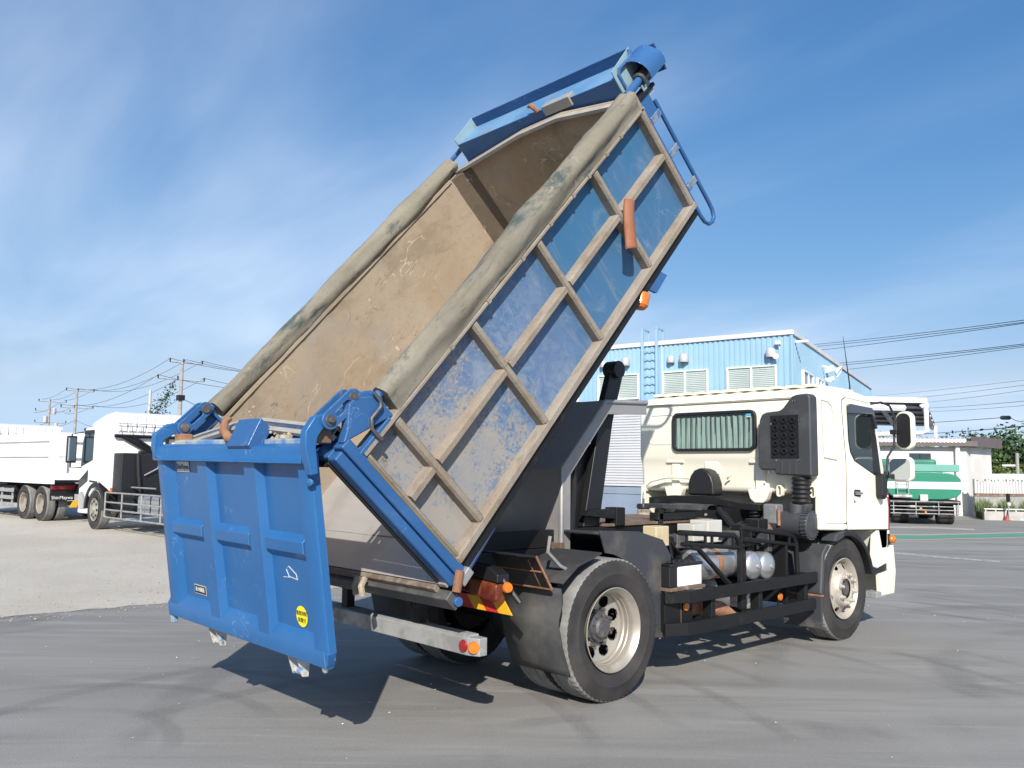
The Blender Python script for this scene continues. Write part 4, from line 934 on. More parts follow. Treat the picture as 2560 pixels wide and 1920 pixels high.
# side equipment on the right
hobj(MB().prism([(.70,-1.02),(.90,-1.105),(.90,-1.07),(.72,-.98)], .62, .715, 'z'), 'guard_rail_end', None, .006); hbox('guard_rail', (.90,-1.105,.615), (3.04,-1.07,.715))
hobj(MB().prism([(.70,-1.02),(.88,-1.105),(.88,-1.07),(.72,-.98)], .365, .465, 'z'), 'guard_rail_end', None, .006); hbox('guard_rail', (.88,-1.105,.36), (3.0,-1.07,.465))
for x in (1.30,2.05,2.88): hbox('rail_bracket', (x-.03,-1.069,.36), (x+.03,-.98,.715)); hbox('rail_hanger', (x-.025,-1.0,.40), (x+.025,-.47,.45))
hobj(MB().tube([(1.86,-.98,.66),(1.86,-.98,1.0),(1.83,-.98,1.07),(1.76,-.98,1.115),(.95,-.98,1.17)], .024, 10), 'tank_guard', None, 0, smooth=60)
hobj(MB().tube([(1.85,-.98,1.0),(.98,-.98,1.075)], .018, 8), 'tank_guard_bar', None, 0)
for x in (1.05,1.32,1.42,1.75): hobj(MB().tube([(x,-.98,1.15-.055*(x-1.05)),(x,-.98,1.06-.085*(x-1.05))], .015, 6), 'tank_guard_strut', None, 0)
hobj(MB().tube([(2.95,-.94,.66),(2.93,-.94,.98),(2.88,-.94,1.05),(2.80,-.94,1.075),(1.95,-.94,1.17)], .024, 10), 'hand_rail', None, 0, smooth=60)
hobj(MB().tube([(2.90,-.94,.97),(2.0,-.94,1.07)], .018, 8), 'hand_rail_bar', None, 0)
for x in (2.1,2.45,2.8): hobj(MB().tube([(x,-.94,1.15-.1*(x-2.1)),(x,-.94,1.06-.1*(x-2.1))], .014, 6), 'hand_rail_strut', None, 0)
hobj(MB().tube([(1.10,-1.0,1.04),(1.18,-1.0,1.03),(1.62,-1.02,.70)], .022, 8), 'diagonal_brace', None, 0)
hbox('rail_post', (1.80,-1.03,.47), (1.88,-.98,.98))
hobj(MB().cyl((1.28,-.80,.86),(1.90,-.80,.86),.135,32), 'brake_tank', M['alu'], .02)
hobj(MB().lathe([(.137,-.02),(.139,0),(.139,.035),(.137,.05)], (1.62,-.80,.86), (1,0,0), 32), 'tank_strap', M['rust'], 0)
def air_tank(x, y, z, r, L):
    pr = [(r*math.sin(R(a)), -L/2-r*.45*math.cos(R(a))) for a in range(1,91,11)] + [(r, -L/2), (r, L/2)] + [(r*math.sin(R(a)), L/2+r*.45*math.cos(R(a))) for a in range(90,0,-11)]
    hobj(MB().lathe(pr, (x,y,z), (0,1,0), 32), 'air_tank', M['alu'], 0, smooth=50)
    hobj(MB().lathe([(.0005,.012),(.018,.012),(.02,0)], (x,y-L/2-r*.45,z), (0,-1,0), 8), 'tank_bung', M['galv'], 0)
air_tank(2.13,-.74,.82,.128,.40); air_tank(2.40,-.72,.80,.128,.40); air_tank(2.12,-.74,.50,.110,.40)
hbox('tank_cradle', (1.95,-.94,.64), (2.6,-.5,.68))
hobj(MB().tube([(2.1,-.86,.94),(2.2,-.8,.99),(2.5,-.78,1.0),(2.75,-.7,.9)], .018, 7), 'air_hose', M['black'], 0, smooth=70)
# battery tray and battery
hbox('battery_tray', (.72,-1.06,.715), (1.20,-.58,.742), M['rustdk'], .004); hbox('battery_case', (.73,-1.04,.743), (.84,-.60,.93), M['black'], .01); hbox('battery_cover', (.845,-1.045,.743), (1.17,-.60,.905), M['white'], .01)
for x in (.95,1.06): hbox('battery_rib', (x-.003,-1.048,.75), (x+.003,-1.0455,.90), M['white'], 0)
hbox('battery_top', (.73,-1.05,.907), (1.18,-.60,.93), M['black'], .006)
for i in range(6): hobj(MB().lathe([(.0005,.02),(.012,.02),(.014,0)], (.80+.07*i,-.98,.93), (0,0,1), 8), 'battery_cap', M['black'], 0)
for i in range(5): hobj(MB().tube([(.76+.05*i,-.70-.05*i,.95),(.80+.06*i,-.8,1.02+.02*i),(.95+.08*i,-.75,.96),(1.2+.05*i,-.55,1.0)], .011, 6), 'battery_cable', M['black'], 0, smooth=80)
hbox('tool_box', (.72,-1.0,.40), (1.10,-.52,.70)); hbox('box_seam', (.93,-1.003,.42), (.937,-1.0,.68), M['rustdk'], 0)
hobj(MB().lathe([(.0005,.014),(.034,.012),(.038,0)], (.985,-1.012,.575), (0,-1,0), 18), 'side_reflector', M['orange'], 0)
hobj(MB().lathe([(.0005,.014),(.034,.012),(.038,0)], (2.50,-1.0,.515), (0,-1,0), 18), 'side_reflector', M['orange'], 0); hbox('reflector_stay', (2.49,-.99,.35), (2.51,-.97,.53))
hobj(MB().tube([(1.05,-.86,.52),(1.40,-.88,.52),(1.62,-.92,.48),(1.75,-.97,.38)], .068, 16), 'exhaust_pipe', M['rust'], 0, smooth=60)
hobj(MB().cyl((1.25,-.62,.60),(1.85,-.62,.60),.15,24), 'silencer', M['galv'], .03)
hbox('beige_box', (.82,-.84,1.05), (1.0,-.70,1.215), M['beigebox'], .008); hbox('beige_box_rib', (.90,-.844,1.05), (.915,-.841,1.21), M['beigebox'], .002)
hbox('control_box', (1.75,-.72,1.03), (1.98,-.52,1.23), M['greybox'], .008); hbox('control_box', (1.55,-.70,1.05), (1.73,-.52,1.20), M['greybox'], .008)
hbox('cable_tray', (1.3,-.50,1.235), (1.9,-.40,1.30)); hobj(MB().prism([(1.35,1.34),(1.95,1.31),(1.98,1.36),(1.35,1.38)], -.52, -.30, 'y'), 'tray_cover', M['fender'], .003)
hbox('tray_post', (1.32,-.50,1.1), (1.38,-.44,1.34))
rq = random.Random(21)
for i in range(22):
    x0 = rq.uniform(.9,2.6); y0 = rq.uniform(-.75,-.45); z0 = rq.uniform(.88,1.16); L_ = rq.uniform(.3,.9)
    hobj(MB().tube([(x0,y0,z0),(x0+L_*.35,y0+rq.uniform(-.12,.1),z0+rq.uniform(-.05,.09)),(x0+L_*.7,y0+rq.uniform(-.1,.1),z0+rq.uniform(-.08,.06)),(x0+L_,y0+rq.uniform(-.05,.1),z0+rq.uniform(-.12,.04))], rq.uniform(.008,.017), 6), 'hose', M['black'] if i % 4 else M['hub'], 0, smooth=80)
for i, (x0,y0,z0,a_,b_,c_) in enumerate(((1.05,-.62,.95,.16,.12,.16),(1.28,-.60,1.0,.12,.12,.12),(2.05,-.60,.98,.20,.14,.14),(2.38,-.56,.99,.16,.12,.18),(1.62,-.56,.88,.10,.10,.14),(2.66,-.66,.78,.12,.14,.30),(2.55,-.60,1.12,.18,.16,.10))):
    hbox('valve_block', (x0,y0-b_,z0), (x0+a_,y0,z0+c_), (M['dark'],M['hub'],M['fender'])[i % 3], .012)
hbox('inner_splash_board', (2.72,-.95,.42), (2.76,-.45,1.0), M['dark']); hbox('inner_panel', (1.0,-.50,.50), (2.7,-.47,.80), M['dark'])
# cab suspension behind the cab
hobj(MB().prism([(.86,1.38),(.55,1.41),(.0,1.41),(-.30,1.36),(-.55,1.35),(-.55,1.28),(-.30,1.29),(0,1.33),(.55,1.33),(.86,1.30)], 2.92, 3.02, 'x'), 'cab_crossbeam', None, .008)
for y in (.72,-.47):
    mb = MB(); pts = []
    for i in range(73):
        a = i/72*6*2*math.pi; pts.append((2.97+.05*math.cos(a), y+.05*math.sin(a), 1.06+.22*i/72))
    hobj(MB().tube(pts, .010, 6), 'coil_spring', None, 0, smooth=70); hbox('spring_seat', (2.88,y-.08,1.0), (3.06,y+.08,1.05)); hobj(MB().cyl((2.97,y,1.05),(2.97,y,1.3),.022,10), 'damper')
hobj(MB().prism([(.60,1.02),(.45,1.27),(-.18,1.27),(-.40,1.02)], 2.86, 2.90, 'x'), 'cab_bracket_plate', None, .006)
hobj(MB().tube([(2.84,-.12,1.28),(2.80,-.30,1.12),(2.7,-.42,1.0)], .034, 8), 'bracket_brace', None, 0)
for y in (.42,.05): hobj(MB().lathe([(.0005,.012),(.014,.012),(.016,0)], (2.858,y,1.22), (-1,0,0), 8), 'bracket_bolt', M['galv'], 0)
hobj(MB().lathe([(.0005,.14),(.06,.14),(.075,.12),(.075,.08),(.085,.07),(.085,0)], (2.75,.80,1.12), (0,0,1), 20), 'oil_reservoir', pm('stained_plastic', (.38,.33,.25), .5, 0, (.15,.12,.09), 8), .004)
hobj(MB().lathe([(.0005,.19),(.072,.19),(.08,.17),(.08,.14)], (2.75,.80,1.12), (0,0,1), 20), 'reservoir_cap', M['black'], 0)
hobj(MB().ball((2.90,-.62,1.10), .10, 14), 'brake_chamber', M['rustdk'], 0); hobj(MB().cyl((2.8,-.52,1.06),(2.95,-.42,1.1),.05,14), 'air_valve', M['hub'])
# air cleaner
hobj(MB().lathe([(.0005,-1.10),(.06,-1.10),(.075,-1.09),(.12,-1.085),(.135,-1.07),(.138,-1.02),(.130,-1.01),(.128,-.62),(.0005,-.62)], (3.0,0,1.165), (0,1,0), 36), 'air_cleaner', M['grey_plastic'], .004)
mb = MB()
for i in range(24):
    a = 2*math.pi*i/24; T = lambda v, a=a: Matrix.Translation((3.0,0,1.165)) @ Matrix.Rotation(a,4,'Y') @ v
    mb.box((-.008,-1.08,.130),(.008,-1.02,.145), T)
kind(hobj(mb, 'cleaner_ribs', M['grey_plastic'], 0), 'stuff')
hobj(MB().cyl((3.0,-.90,1.16),(3.02,-.92,1.36),.085,24), 'cleaner_inlet', M['grey_plastic'])
hbox('fluid_bottle', (2.86,-.78,1.16), (3.0,-.62,1.36), pm('grey_bottle', (.16,.17,.18), .5, 0, (.22,.22,.22), 6), .02)
hobj(MB().cyl((2.86,-.80,1.15),(2.86,-.80,1.32),.018,8), 'level_sensor', M['rust'])

# strap hanging on the side rail: a thing of its own
mb = MB(); V = []; F = []; n = 10
for i in range(n+1):
    t = i/n; z = 3.75-.42*t; x = .085-.055*t
    for k, (dx, dy) in enumerate(((-.055,.0),(-.045,-.022),(.0,-.034),(.035,-.03),(.06,-.012),(.062,.0))):
        V.append((x+dx*(1+.15*t)-.01*math.sin(5*t), YO-.012-.055*t+dy, z+(.01*k if i == n else 0)))
for i in range(n):
    for k in range(5): F.append((i*6+k, i*6+k+1, (i+1)*6+k+1, (i+1)*6+k))
mb.add(V, F); st = mb.build('rubber_strap', M['strap'], None, 0, smooth=50); md = st.modifiers.new('solid','SOLIDIFY'); md.thickness = .006
tag(st, 'folded orange brown strap hanging from the side rail of the tipped bed', 'strap')

# ================================================================== BACKGROUND
M['bgwhite'] = pm('bright_white_paint', (.82,.82,.82), .35, 0, (.76,.76,.75), .8, .5, .9, .0, coat=.2)
M['skyblue'] = pm('light_blue_cladding', (.27,.43,.56), .5, 0, (.25,.405,.53), .6, .4, .7, .0)
M['trim'] = pm('pale_grey_trim', (.62,.61,.61), .5, 0, None, 2, bump=0)
M['winframe'] = pm('white_window_frame', (.80,.80,.80), .4, 0, None, 2, bump=0)
M['blind'] = pm('grey_blind', (.60,.59,.57), .6, 0, None, 2, bump=0)
M['vent'] = pm('grey_vent_hood', (.50,.49,.50), .5, .2, None, 5, bump=0)
M['conc'] = pm('pole_concrete', (.34,.32,.30), .85, 0, (.26,.25,.24), 3, .4, .7)
M['wire'] = pm('black_wire', (.02,.02,.022), .6, 0, None, 2, bump=0)
def rz(h, x, y): return Vector((x*math.cos(h)-y*math.sin(h), x*math.sin(h)+y*math.cos(h), 0))

# ---------------- parked trucks on the gravel
def bg_wheel(parent, x, y, out, dual=False, mat_rim='chrome'):
    w = empty('wheel', parent, (x, y, .51)); s = out
    mb = MB(); add_tyre(mb, s*(-.14 if 1 else 0), .27)
    if dual: add_tyre(mb, s*(-.46), .27)
    mb.build('tyre', [M['tyre'], M['tread']], w, 0, smooth=40)
    if dual: pr = [(.30,-.005),(.27,-.02),(.26,-.12),(.24,-.20),(.13,-.17),(.12,-.06),(.0005,-.06)]
    else: pr = [(.30,-.005),(.275,-.02),(.262,-.05),(.24,-.05),(.18,.0),(.12,.02),(.11,.06),(.0005,.06)]
    MB().lathe([(r, s*h) for r, h in pr], (0,0,0), (0,1,0), 36).build('rim', M['rimdull'] if mat_rim != 'chrome' else M['rim'], w, 0, smooth=30)
    mb = MB()
    for i in range(8):
        a = 2*math.pi*i/8; h = -.17 if dual else .0
        mb.ball((.205*math.sin(a), s*(h+.0), .205*math.cos(a)), .036, 8, (1,.35,1))
    kind(mb.build('hand_holes', M['black'], w, 0), 'stuff'); return w
def big_cab(t, part, x0, x1, wx=0.0, deflector=True):
    """white heavy lorry cab between x0 (rear wall) and x1 (nose)"""
    c = empty('cab', t); W = 1.24
    pr = [(x0,.98),(x0,2.68),(x1-.28,2.68),(x1-.12,2.55),(x1-.02,1.65),(x1,1.15),(x1,.42),(x1-.55,.42),(x1-.60,.75),(x0+.80,1.22),(x0+.2,1.05)]
    MB().prism(pr, -W, W, 'y').build('cab_shell', M['bgwhite'], c, .06, 3)
    if deflector:
        MB().prism([(x0,2.685),(x0,2.98),(x0+.25,3.05),(x0+.9,3.0),(x1-.45,2.82),(x1-.30,2.685)], -1.12, 1.12, 'y').build('roof_fairing', M['bgwhite'], c, .06, 3)
        for i in range(9): MB().box((x0-.028,-1.0+.235*i,2.55),(x0-.002,-1.0+.235*i+.20,2.96)).build('fairing_rib', M['bgwhite'], c, .012)
    for s in (-1, 1):
        y0 = s*(W+.002); y1 = s*(W+.012)
        f = lambda poly, name, m, k=0: MB().prism(poly, y0+s*k, y1+s*k, 'y').build(name, m, c, .004)
        f([(x1-.95,1.80),(x1-.10,1.62),(x1-.16,2.30),(x1-.30,2.55),(x1-.95,2.55)], 'side_window', M['glass'])
        f([(x1-.98,2.50),(x1-.25,2.50),(x1-.30,2.60),(x1-.98,2.60)], 'window_visor', M['black'], .01)
        f([(x1-.66,1.24),(x1-.03,1.02),(x1-.03,1.26),(x1-.66,1.55)], 'headlamp', M['glass'])
        f([(x1-1.35,1.20),(x1-.78,1.22),(x1-.78,1.27),(x1-1.35,1.25)], 'step_line', M['fender'])
        f([(x1-1.02,1.02),(x1-1.00,1.02),(x1-1.00,2.62),(x1-1.02,2.62)], 'door_seam', M['trim'])
        ar = [(wx+.72*math.cos(R(a)), .51+.70*math.sin(R(a))) for a in range(0,181,12)]; ai = [(wx+.60*math.cos(R(a)), .51+.58*math.sin(R(a))) for a in range(0,181,12)]
        a_, b_ = sorted((s*(W+.02), s*.75)); MB().prism(ar+ai[::-1], a_, b_, 'y').build('wheel_arch', M['black'], c, .01)
        a_, b_ = sorted((s*(W-.0), s*.8)); MB().box((x1-.62,a_,.38),(x1-.02,b_,.98)).build('bumper_corner', M['bgwhite'], c, .03, 3)
        ym = s*1.48
        MB().tube([(x1-.18,s*1.24,2.56),(x1+.02,ym,2.50),(x1+.02,ym,1.60),(x1-.12,s*1.24,1.60)], .018, 6).build('mirror_arm', M['black'], c, 0)
        MB().box((x1-.03,ym-.13,1.72),(x1+.05,ym+.13,2.45)).build('side_mirror', M['black'], c, .03, 3)
        MB().box((x1-.038,ym-.10,1.78),(x1-.030,ym+.10,2.40)).build('mirror_glass', M['mirror'], c, 0)
    MB().box((x1-.05,-1.15,2.60),(x1+.15,1.15,2.68)).build('sun_visor', M['black'], c, .02)
    return c
# nearer one: bare chassis behind the cab
H2 = R(92); P2 = ground(243, 1323)
t2 = empty('chassis_cab_truck'); t2.location = P2 - rz(H2, 0, 1.12) ; t2.rotation_euler = (0,0,H2)
tag(t2, 'white chassis cab truck with silver side rails, no bed, nearest on the gravel', 'truck')
big_cab(t2, None, -.98, 1.22)
for s in (-1, 1): bg_wheel(t2, 0, s*1.24, s); bg_wheel(t2, -5.4, s*1.24, s, True); bg_wheel(t2, -6.7, s*1.24, s, True)
c2 = empty('rear_equipment', t2)
for y in (-.5,.5): MB().box((-8.2,y-.05,.80),(1.2,y+.05,1.05)).build('frame_rail', M['dark'], c2, .01)
MB().box((-1.55,.10,.95),(-1.0,1.18,1.98)).build('cooler_housing', M['black'], c2, .03)
MB().box((-1.55,-1.15,1.0),(-1.0,.04,1.75)).build('battery_rack', M['dark'], c2, .03)
MB().box((-1.30,.45,1.98),(-1.10,.62,2.05)).build('filler_cap', M['black'], c2, .02)
MB().tube([(-1.57,.80,1.95),(-1.60,.78,1.5),(-1.62,.70,.85)], .05, 8).build('drain_hose', M['black'], c2, 0)
MB().tube([(-1.6,.2,1.85),(-1.62,.3,1.60),(-1.60,.62,1.42)], .018, 6).build('air_line', M['galv'], c2, 0)
for z, r_ in ((2.42,.05),):
    MB().tube([(-1.05,1.2,z),(-1.05,-1.2,z)], r_, 6).build('rack_bar', M['black'], c2, 0)
for a, b in (((-1.06,1.0,2.40),(-1.06,-.05,1.85)), ((-1.06,.75,2.40),(-1.06,.0,1.95)), ((-1.06,-.15,2.42),(-1.06,-.15,1.0)), ((-1.06,-1.0,2.42),(-1.06,-1.0,1.0))): MB().tube([a, b], .05, 6).build('rack_brace', M['black'], c2, 0)
MB().box((-.945,-.75,1.90),(-.932,.55,2.38)).build('rear_window', pm('teal_window', (.16,.26,.26), .05, 0, None, 2, bump=0), c2, 0)
for z in (2.52, 2.74): MB().tube([(-1.08,1.15,z),(-1.08,-1.15,z)], .010, 5).build('guard_wire', M['galv'], c2, 0)
for i in range(9): MB().tube([(-1.08,1.1-.275*i,2.45),(-1.08,1.1-.275*i,2.75)], .009, 5).build('guard_wire', M['galv'], c2, 0)
for z in (.98,.74,.55,.36): MB().tube([(-.72,1.2,z),(-.9,1.25,z),(-4.6,1.25,z)], .022, 6).build('side_rail', M['galv'], c2, 0)
for x in (-.80,-1.9,-3.1,-4.2): MB().tube([(x,1.25,.98),(x,1.25,.36)], .020, 6).build('rail_upright', M['galv'], c2, 0)
MB().tube([(-.9,.9,1.12),(-3.0,.9,1.12)], .02, 6).build('pipe', M['galv'], c2, 0)
MB().box((-4.1,.55,.50),(-2.5,1.12,.95)).build('fuel_tank', M['alu'], c2, .06, 3)
for x in (-2.8,-3.3,-3.8): MB().box((x-.03,.54,.49),(x+.03,1.13,.96)).build('tank_band', M['dark'], c2, .02)
MB().box((-2.2,.5,.45),(-1.2,1.1,.98)).build('equipment_box', M['dark'], c2, .03)
MB().box((-1.0,1.10,.95),(-.93,1.22,1.10)).build('side_marker', M['orange'], c2, .01)
# farther one: white dump body
H1 = R(96); P1 = ground(107, 1302)
t1 = empty('white_dump_truck'); t1.location = P1 - rz(H1, 0, 1.12); t1.rotation_euler = (0,0,H1)
tag(t1, 'white dump truck with closed bed and striped rear bar at the left edge', 'dump truck')
for x in (0, 1.32):
    for s in (-1, 1): bg_wheel(t1, x, s*1.24, s, True)
for s in (-1, 1): bg_wheel(t1, 5.6, s*1.24, s)
big_cab(t1, None, 4.75, 6.9, 5.6)
b1 = empty('dump_bed', t1); WB1 = 1.22
MB().box((-1.0,-WB1,1.22),(4.45,WB1,1.30)).build('bed_floor', M['bgwhite'], b1, .02)
for s in (-1, 1):
    a_, b_ = sorted((s*WB1, s*(WB1-.06))); MB().prism([(-.95,1.30),(4.45,1.30),(4.45,2.58),(-.95,2.58)], a_, b_, 'y').build('side_wall', M['bgwhite'], b1, .01)
    ya, yb = sorted((s*(WB1+.001), s*(WB1+.065)))
    for poly, nm in (([(-.95,2.36),(4.45,2.36),(4.45,2.60),(-.95,2.60)],'top_rail'), ([(-.95,1.10),(4.45,1.10),(4.45,1.36),(-.95,1.36)],'bottom_rail'), ([(-.95,1.361),(-.55,1.361),(-.55,2.359),(-.95,2.359)],'rear_post'), ([(4.20,1.361),(4.45,1.361),(4.45,2.359),(4.20,2.359)],'front_post'), ([(-.549,1.90),(4.199,1.90),(4.199,1.955),(-.549,1.955)],'mid_rail')):
        MB().prism(poly, ya, yb, 'y').build(nm, M['bgwhite'], b1, .008)
MB().box((-1.04,-1.0,1.31),(-.96,1.0,2.56)).build('tail_gate', M['bgwhite'], b1, .01)
for z0, z1 in ((2.33,2.60),(1.86,1.92),(1.22,1.42)): MB().box((-1.12,-WB1,z0),(-1.041,WB1,z1)).build('gate_rail', M['bgwhite'], b1, .01)
for s in (-1, 1):
    a_, b_ = sorted((s*WB1, s*(WB1-.25))); MB().box((-1.12,a_,1.421),(-1.041,b_,2.329)).build('gate_post', M['bgwhite'], b1, .01)
    MB().tube([(-1.0,s*1.2,2.58),(-1.02,s*1.2,2.72),(-1.10,s*1.2,2.70)], .05, 8).build('gate_hinge', M['bgwhite'], b1, 0)
MB().box((-1.1,-.2,1.10),(-1.0,.25,1.24)).build('gate_latch', M['galv'], b1, .02); MB().box((-1.05,-1.0,2.58),(-.2,-.1,2.66)).build('tarp_cover', M['black'], b1, .02)
k1 = empty('rear_equipment', t1)
for y in (-.5,.5): MB().box((-1.3,y-.05,.80),(6.8,y+.05,1.05)).build('frame_rail', M['dark'], k1, .01)
for s in (-1, 1):
    a_, b_ = sorted((s*1.24, s*.55)); MB().box((-.72,a_,.62),(-.69,b_,1.15)).build('mudflap', M['black'], k1, .005)
    MB().box((-.76,a_,.94),(-.725,b_,1.06)).build('tail_lamp', M['red'], k1, .02)
    MB().prism([(-.72,1.12),(-.60,1.20),(2.0,1.20),(2.1,1.12),(2.05,1.10),(1.95,1.16),(-.58,1.16),(-.70,1.10)], a_, b_, 'y').build('rear_fender', M['galv'], k1, .01)
text('flap_text', 'ShinMaywa', .135, pm('white_lettering', (.8,.8,.8), .5, bump=0), frame_matrix((-.724,.90,.70), (0,-1,0), (0,0,1)), k1)
MB().box((-1.36,-1.0,.50),(-1.26,1.0,.62)).build('impact_bar', M['dark'], k1, .01)
mbr, mby = MB(), MB()
for i in range(10):
    y0 = .95-.19*i; (mbr if i % 2 else mby).prism([(y0,.44),(y0-.19,.44),(y0-.30,.64),(y0-.11,.64)], -1.38, -1.365, 'x')
mbr.build('warning_stripe_red', M['chev_red'], k1, 0); mby.build('warning_stripe_amber', M['chev_yel'], k1, 0)
for z in (.85,.62,.40): MB().box((2.3,1.16,z-.06),(4.7,1.20,z+.06)).build('side_guard', M['galv'], k1, .01)
for x in (2.5,3.4,4.4): MB().box((x-.04,1.11,.34),(x+.04,1.158,.92)).build('guard_bracket', M['galv'], k1, .01)
MB().box((2.4,.5,.45),(4.6,1.08,1.0)).build('tool_box', M['dark'], k1, .02); MB().box((4.46,-1.1,1.05),(4.70,1.1,1.9)).build('air_stack', M['rustdk'], k1, .03)

# ---------------- silver box truck seen between guard and cab
pA, pB = deep(1400+410*.3015, 1029, 24.0), deep(1400+667*.3015, 1029, 23.4)
dx = (pB-pA); dx.z = 0; dx.normalize(); HB = math.atan2(dx.y, dx.x)
bt = empty('box_truck'); bt.location = (pA.x, pA.y, 0); bt.rotation_euler = (0,0,HB)
tag(bt, 'silver ribbed box truck with grey blue skirt behind the bent steel guard', 'truck')
bb = empty('cargo_box', bt); L0, L1 = -2.1, 3.4
M['ribmetal'] = pm('ribbed_aluminium', (.66,.66,.67), .3, .25, (.60,.60,.61), .8, .5, .8, 0)
mb = MB(); V = []; F = []; zz = 1.28; k = 0; rows = []
while zz < 3.30:
    rows += [(0.0, zz), (0.0, zz+.050), (.03, zz+.058), (.03, zz+.066)]; zz += .0735
mb.prism([(y, z) for y, z in rows] + [(.2, zz), (.2, 1.28)], L0, L1, 'x'); mb.build('ribbed_side', M['ribmetal'], bb, 0, smooth=20)
MB().box((L0,.0,3.31),(L1,2.3,3.40)).build('roof', M['ribmetal'], bb, .01)
MB().box((L0+.02,.22,.9),(L1,2.28,3.30)).build('box_body', M['bgwhite'], bb, .01)
MB().box((L0,-.02,1.26),(L0+.10,2.3,3.42)).build('rear_frame', M['bgwhite'], bb, .01)
M['skirt'] = pm('grey_blue_skirt', (.20,.25,.33), .35, 0, (.22,.27,.35), 1, coat=.3, bump=0)
MB().box((L0,.0,1.06),(L1,.15,1.25)).build('upper_skirt', M['skirt'], bb, .008); MB().box((L0,.01,.46),(L1,.15,1.05)).build('lower_skirt', M['skirt'], bb, .008)
MB().box((L0,-.02,.24),(L1,.15,.455)).build('sill_board', M['bgwhite'], bb, .01)
MB().box((L0-.03,.05,.45),(L0-.001,.2,.70)).build('tail_lamp', M['red'], bb, .008)
for x in (-1.2, 2.6):
    w = empty('wheel', bt, (x,.35,.40)); MB().lathe([(.22,-.12),(.37,-.12),(.40,-.08),(.40,.08),(.37,.12),(.22,.12)], (0,0,0), (0,1,0), 32).build('tyre', M['tyre'], w, 0); MB().lathe([(.22,-.12),(.15,-.08),(.0005,-.08)], (0,0,0), (0,1,0), 24).build('rim', M['rimdull'], w, 0)
    w2 = copy_tree(w, bt); w2.location = (x,1.95,.40)
MB().box((L1+.1,.1,.35),(L1+1.6,2.1,2.3)).build('cab', M['bgwhite'], bt, .12, 3)

# ---------------- light blue two storey building
BC = Vector((25.163, 11.123, 0)); FD = Vector((-.191,.982,0)).normalized(); SD = Vector((.955,.297,0)).normalized()
FN = Vector((FD.y,-FD.x,0)) * 1.0
if FN.dot(CAMLOC-BC) < 0: FN = -FN
SN = Vector((SD.y,-SD.x,0))
if SN.dot(CAMLOC-BC) < 0: SN = -SN
bld = empty('office_building', None, (0,0,0))
tag(bld, 'light blue corrugated two storey building with roof ladder behind the cream cab', 'building')
LF, LS, HB_ = 15.0, 24.0, 7.05
def FT(v): return BC + FD*v.x + FN*v.y + Vector((0,0,v.z))     # x along the front, y outwards
def ST(v): return BC + SD*v.x + SN*v.y + Vector((0,0,v.z))
def corr(L, T, par, holes):
    """corrugated cladding; upright ribs, joined into one sheet between openings"""
    mb = MB(); prof = []; s = 0
    while s < L: prof += [(s, 0), (s+.11, 0), (s+.13, -.035), (s+.20, -.035)]; s += .22
    n = len(prof)
    for z0, z1 in ((0, 3.5), (3.5, HB_)):
        V = []
        for x, y in prof: V += [(x, y, z0), (x, y, z1)]
        F = [(2*i, 2*i+2, 2*i+3, 2*i+1) for i in range(n-1)]
        mb.add(V, F, T)
    return mb.build('wall', M['skyblue'], par, 0, smooth=20)
corr(LF, FT, bld, None); corr(LS, ST, bld, None)
MB().add([BC+Vector((0,0,7.0)), BC+FD*LF+Vector((0,0,7.0)), BC+FD*LF+SD*LS+Vector((0,0,7.0)), BC+SD*LS+Vector((0,0,7.0))], [(0,1,2,3)]).build('roof', M['trim'], bld)
MB().box((-.04,-.05,7.04),(LF,.07,7.22), FT).build('parapet_trim', M['trim'], bld, .01); MB().box((-.04,-.05,7.04),(LS,.06,7.22), ST).build('parapet_trim', M['trim'], bld, .01)
MB().box((-.03,-.02,0),(.06,.03,7.03), FT).build('corner_trim', M['skyblue'], bld, .005)
def window(T, x0, x1, z0, z1, dark=False, slats=True):
    w = MB(); f = .055
    fr = ring_prism(rect(x0,z0,x1,z1), rect(x0+f,z0+f,x1-f,z1-f), -.01, .10, 'y', T).build('window', M['winframe'], bld, .004)
    xm = (x0+x1)/2
    MB().box((xm-.035,.012,z0+f),(xm+.035,.095,z1-f), T).build('mullion', M['winframe'], fr, .003)
    for a, b, dk, yy in ((x0+f, xm-.036, dark, .06), (xm+.036, x1-f, False, .05)):
        if slats:
            n = int((z1-z0-2*f)/.075)
            mb = MB()
            for i in range(n): zz = z0+f+.075*i; mb.prism([(yy-.030,zz+.072),(yy-.002,zz+.004),(yy-.010,zz),(yy-.036,zz+.068)], a, b, 'x', T)
            kind(mb.build('blind_slats', M['blind'], fr, 0, smooth=20), 'stuff')
        MB().box((a,.004,z0+f),(b,.010,z1-f), T).build('window_back', M['glass'] if dk else M['blind'], fr, 0)
        MB().box((a,yy+.006,z0+f),(b,yy+.010,z1-f), T).build('pane', M['pane'], fr, 0)
for x0, x1 in ((.62,2.63),(3.43,5.47),(6.59,8.60),(9.6,11.6),(12.4,14.4)): window(FT, x0, x1, 4.78, 5.89)
for x0, x1, z0 in ((1.75,3.9,4.7),(5.0,6.4,5.0)): window(ST, x0, x1, z0, 5.85, True, False)
for x, z, s in ((7.19,6.42,.20),(7.69,6.42,.16),(5.06,6.42,.16),(4.46,6.40,.20),(.80,6.36,.20),(8.3,6.42,.16)):
    MB().lathe([(s*.95,0),(s,.02),(s,s*1.1),(s*.85,s*1.6),(s*.5,s*1.85),(.0005,s*1.95)], FT(Vector((x,s*.6,z-.18))), (0,0,1), 20).build('vent_hood', M['vent'], bld, 0)
ld = []
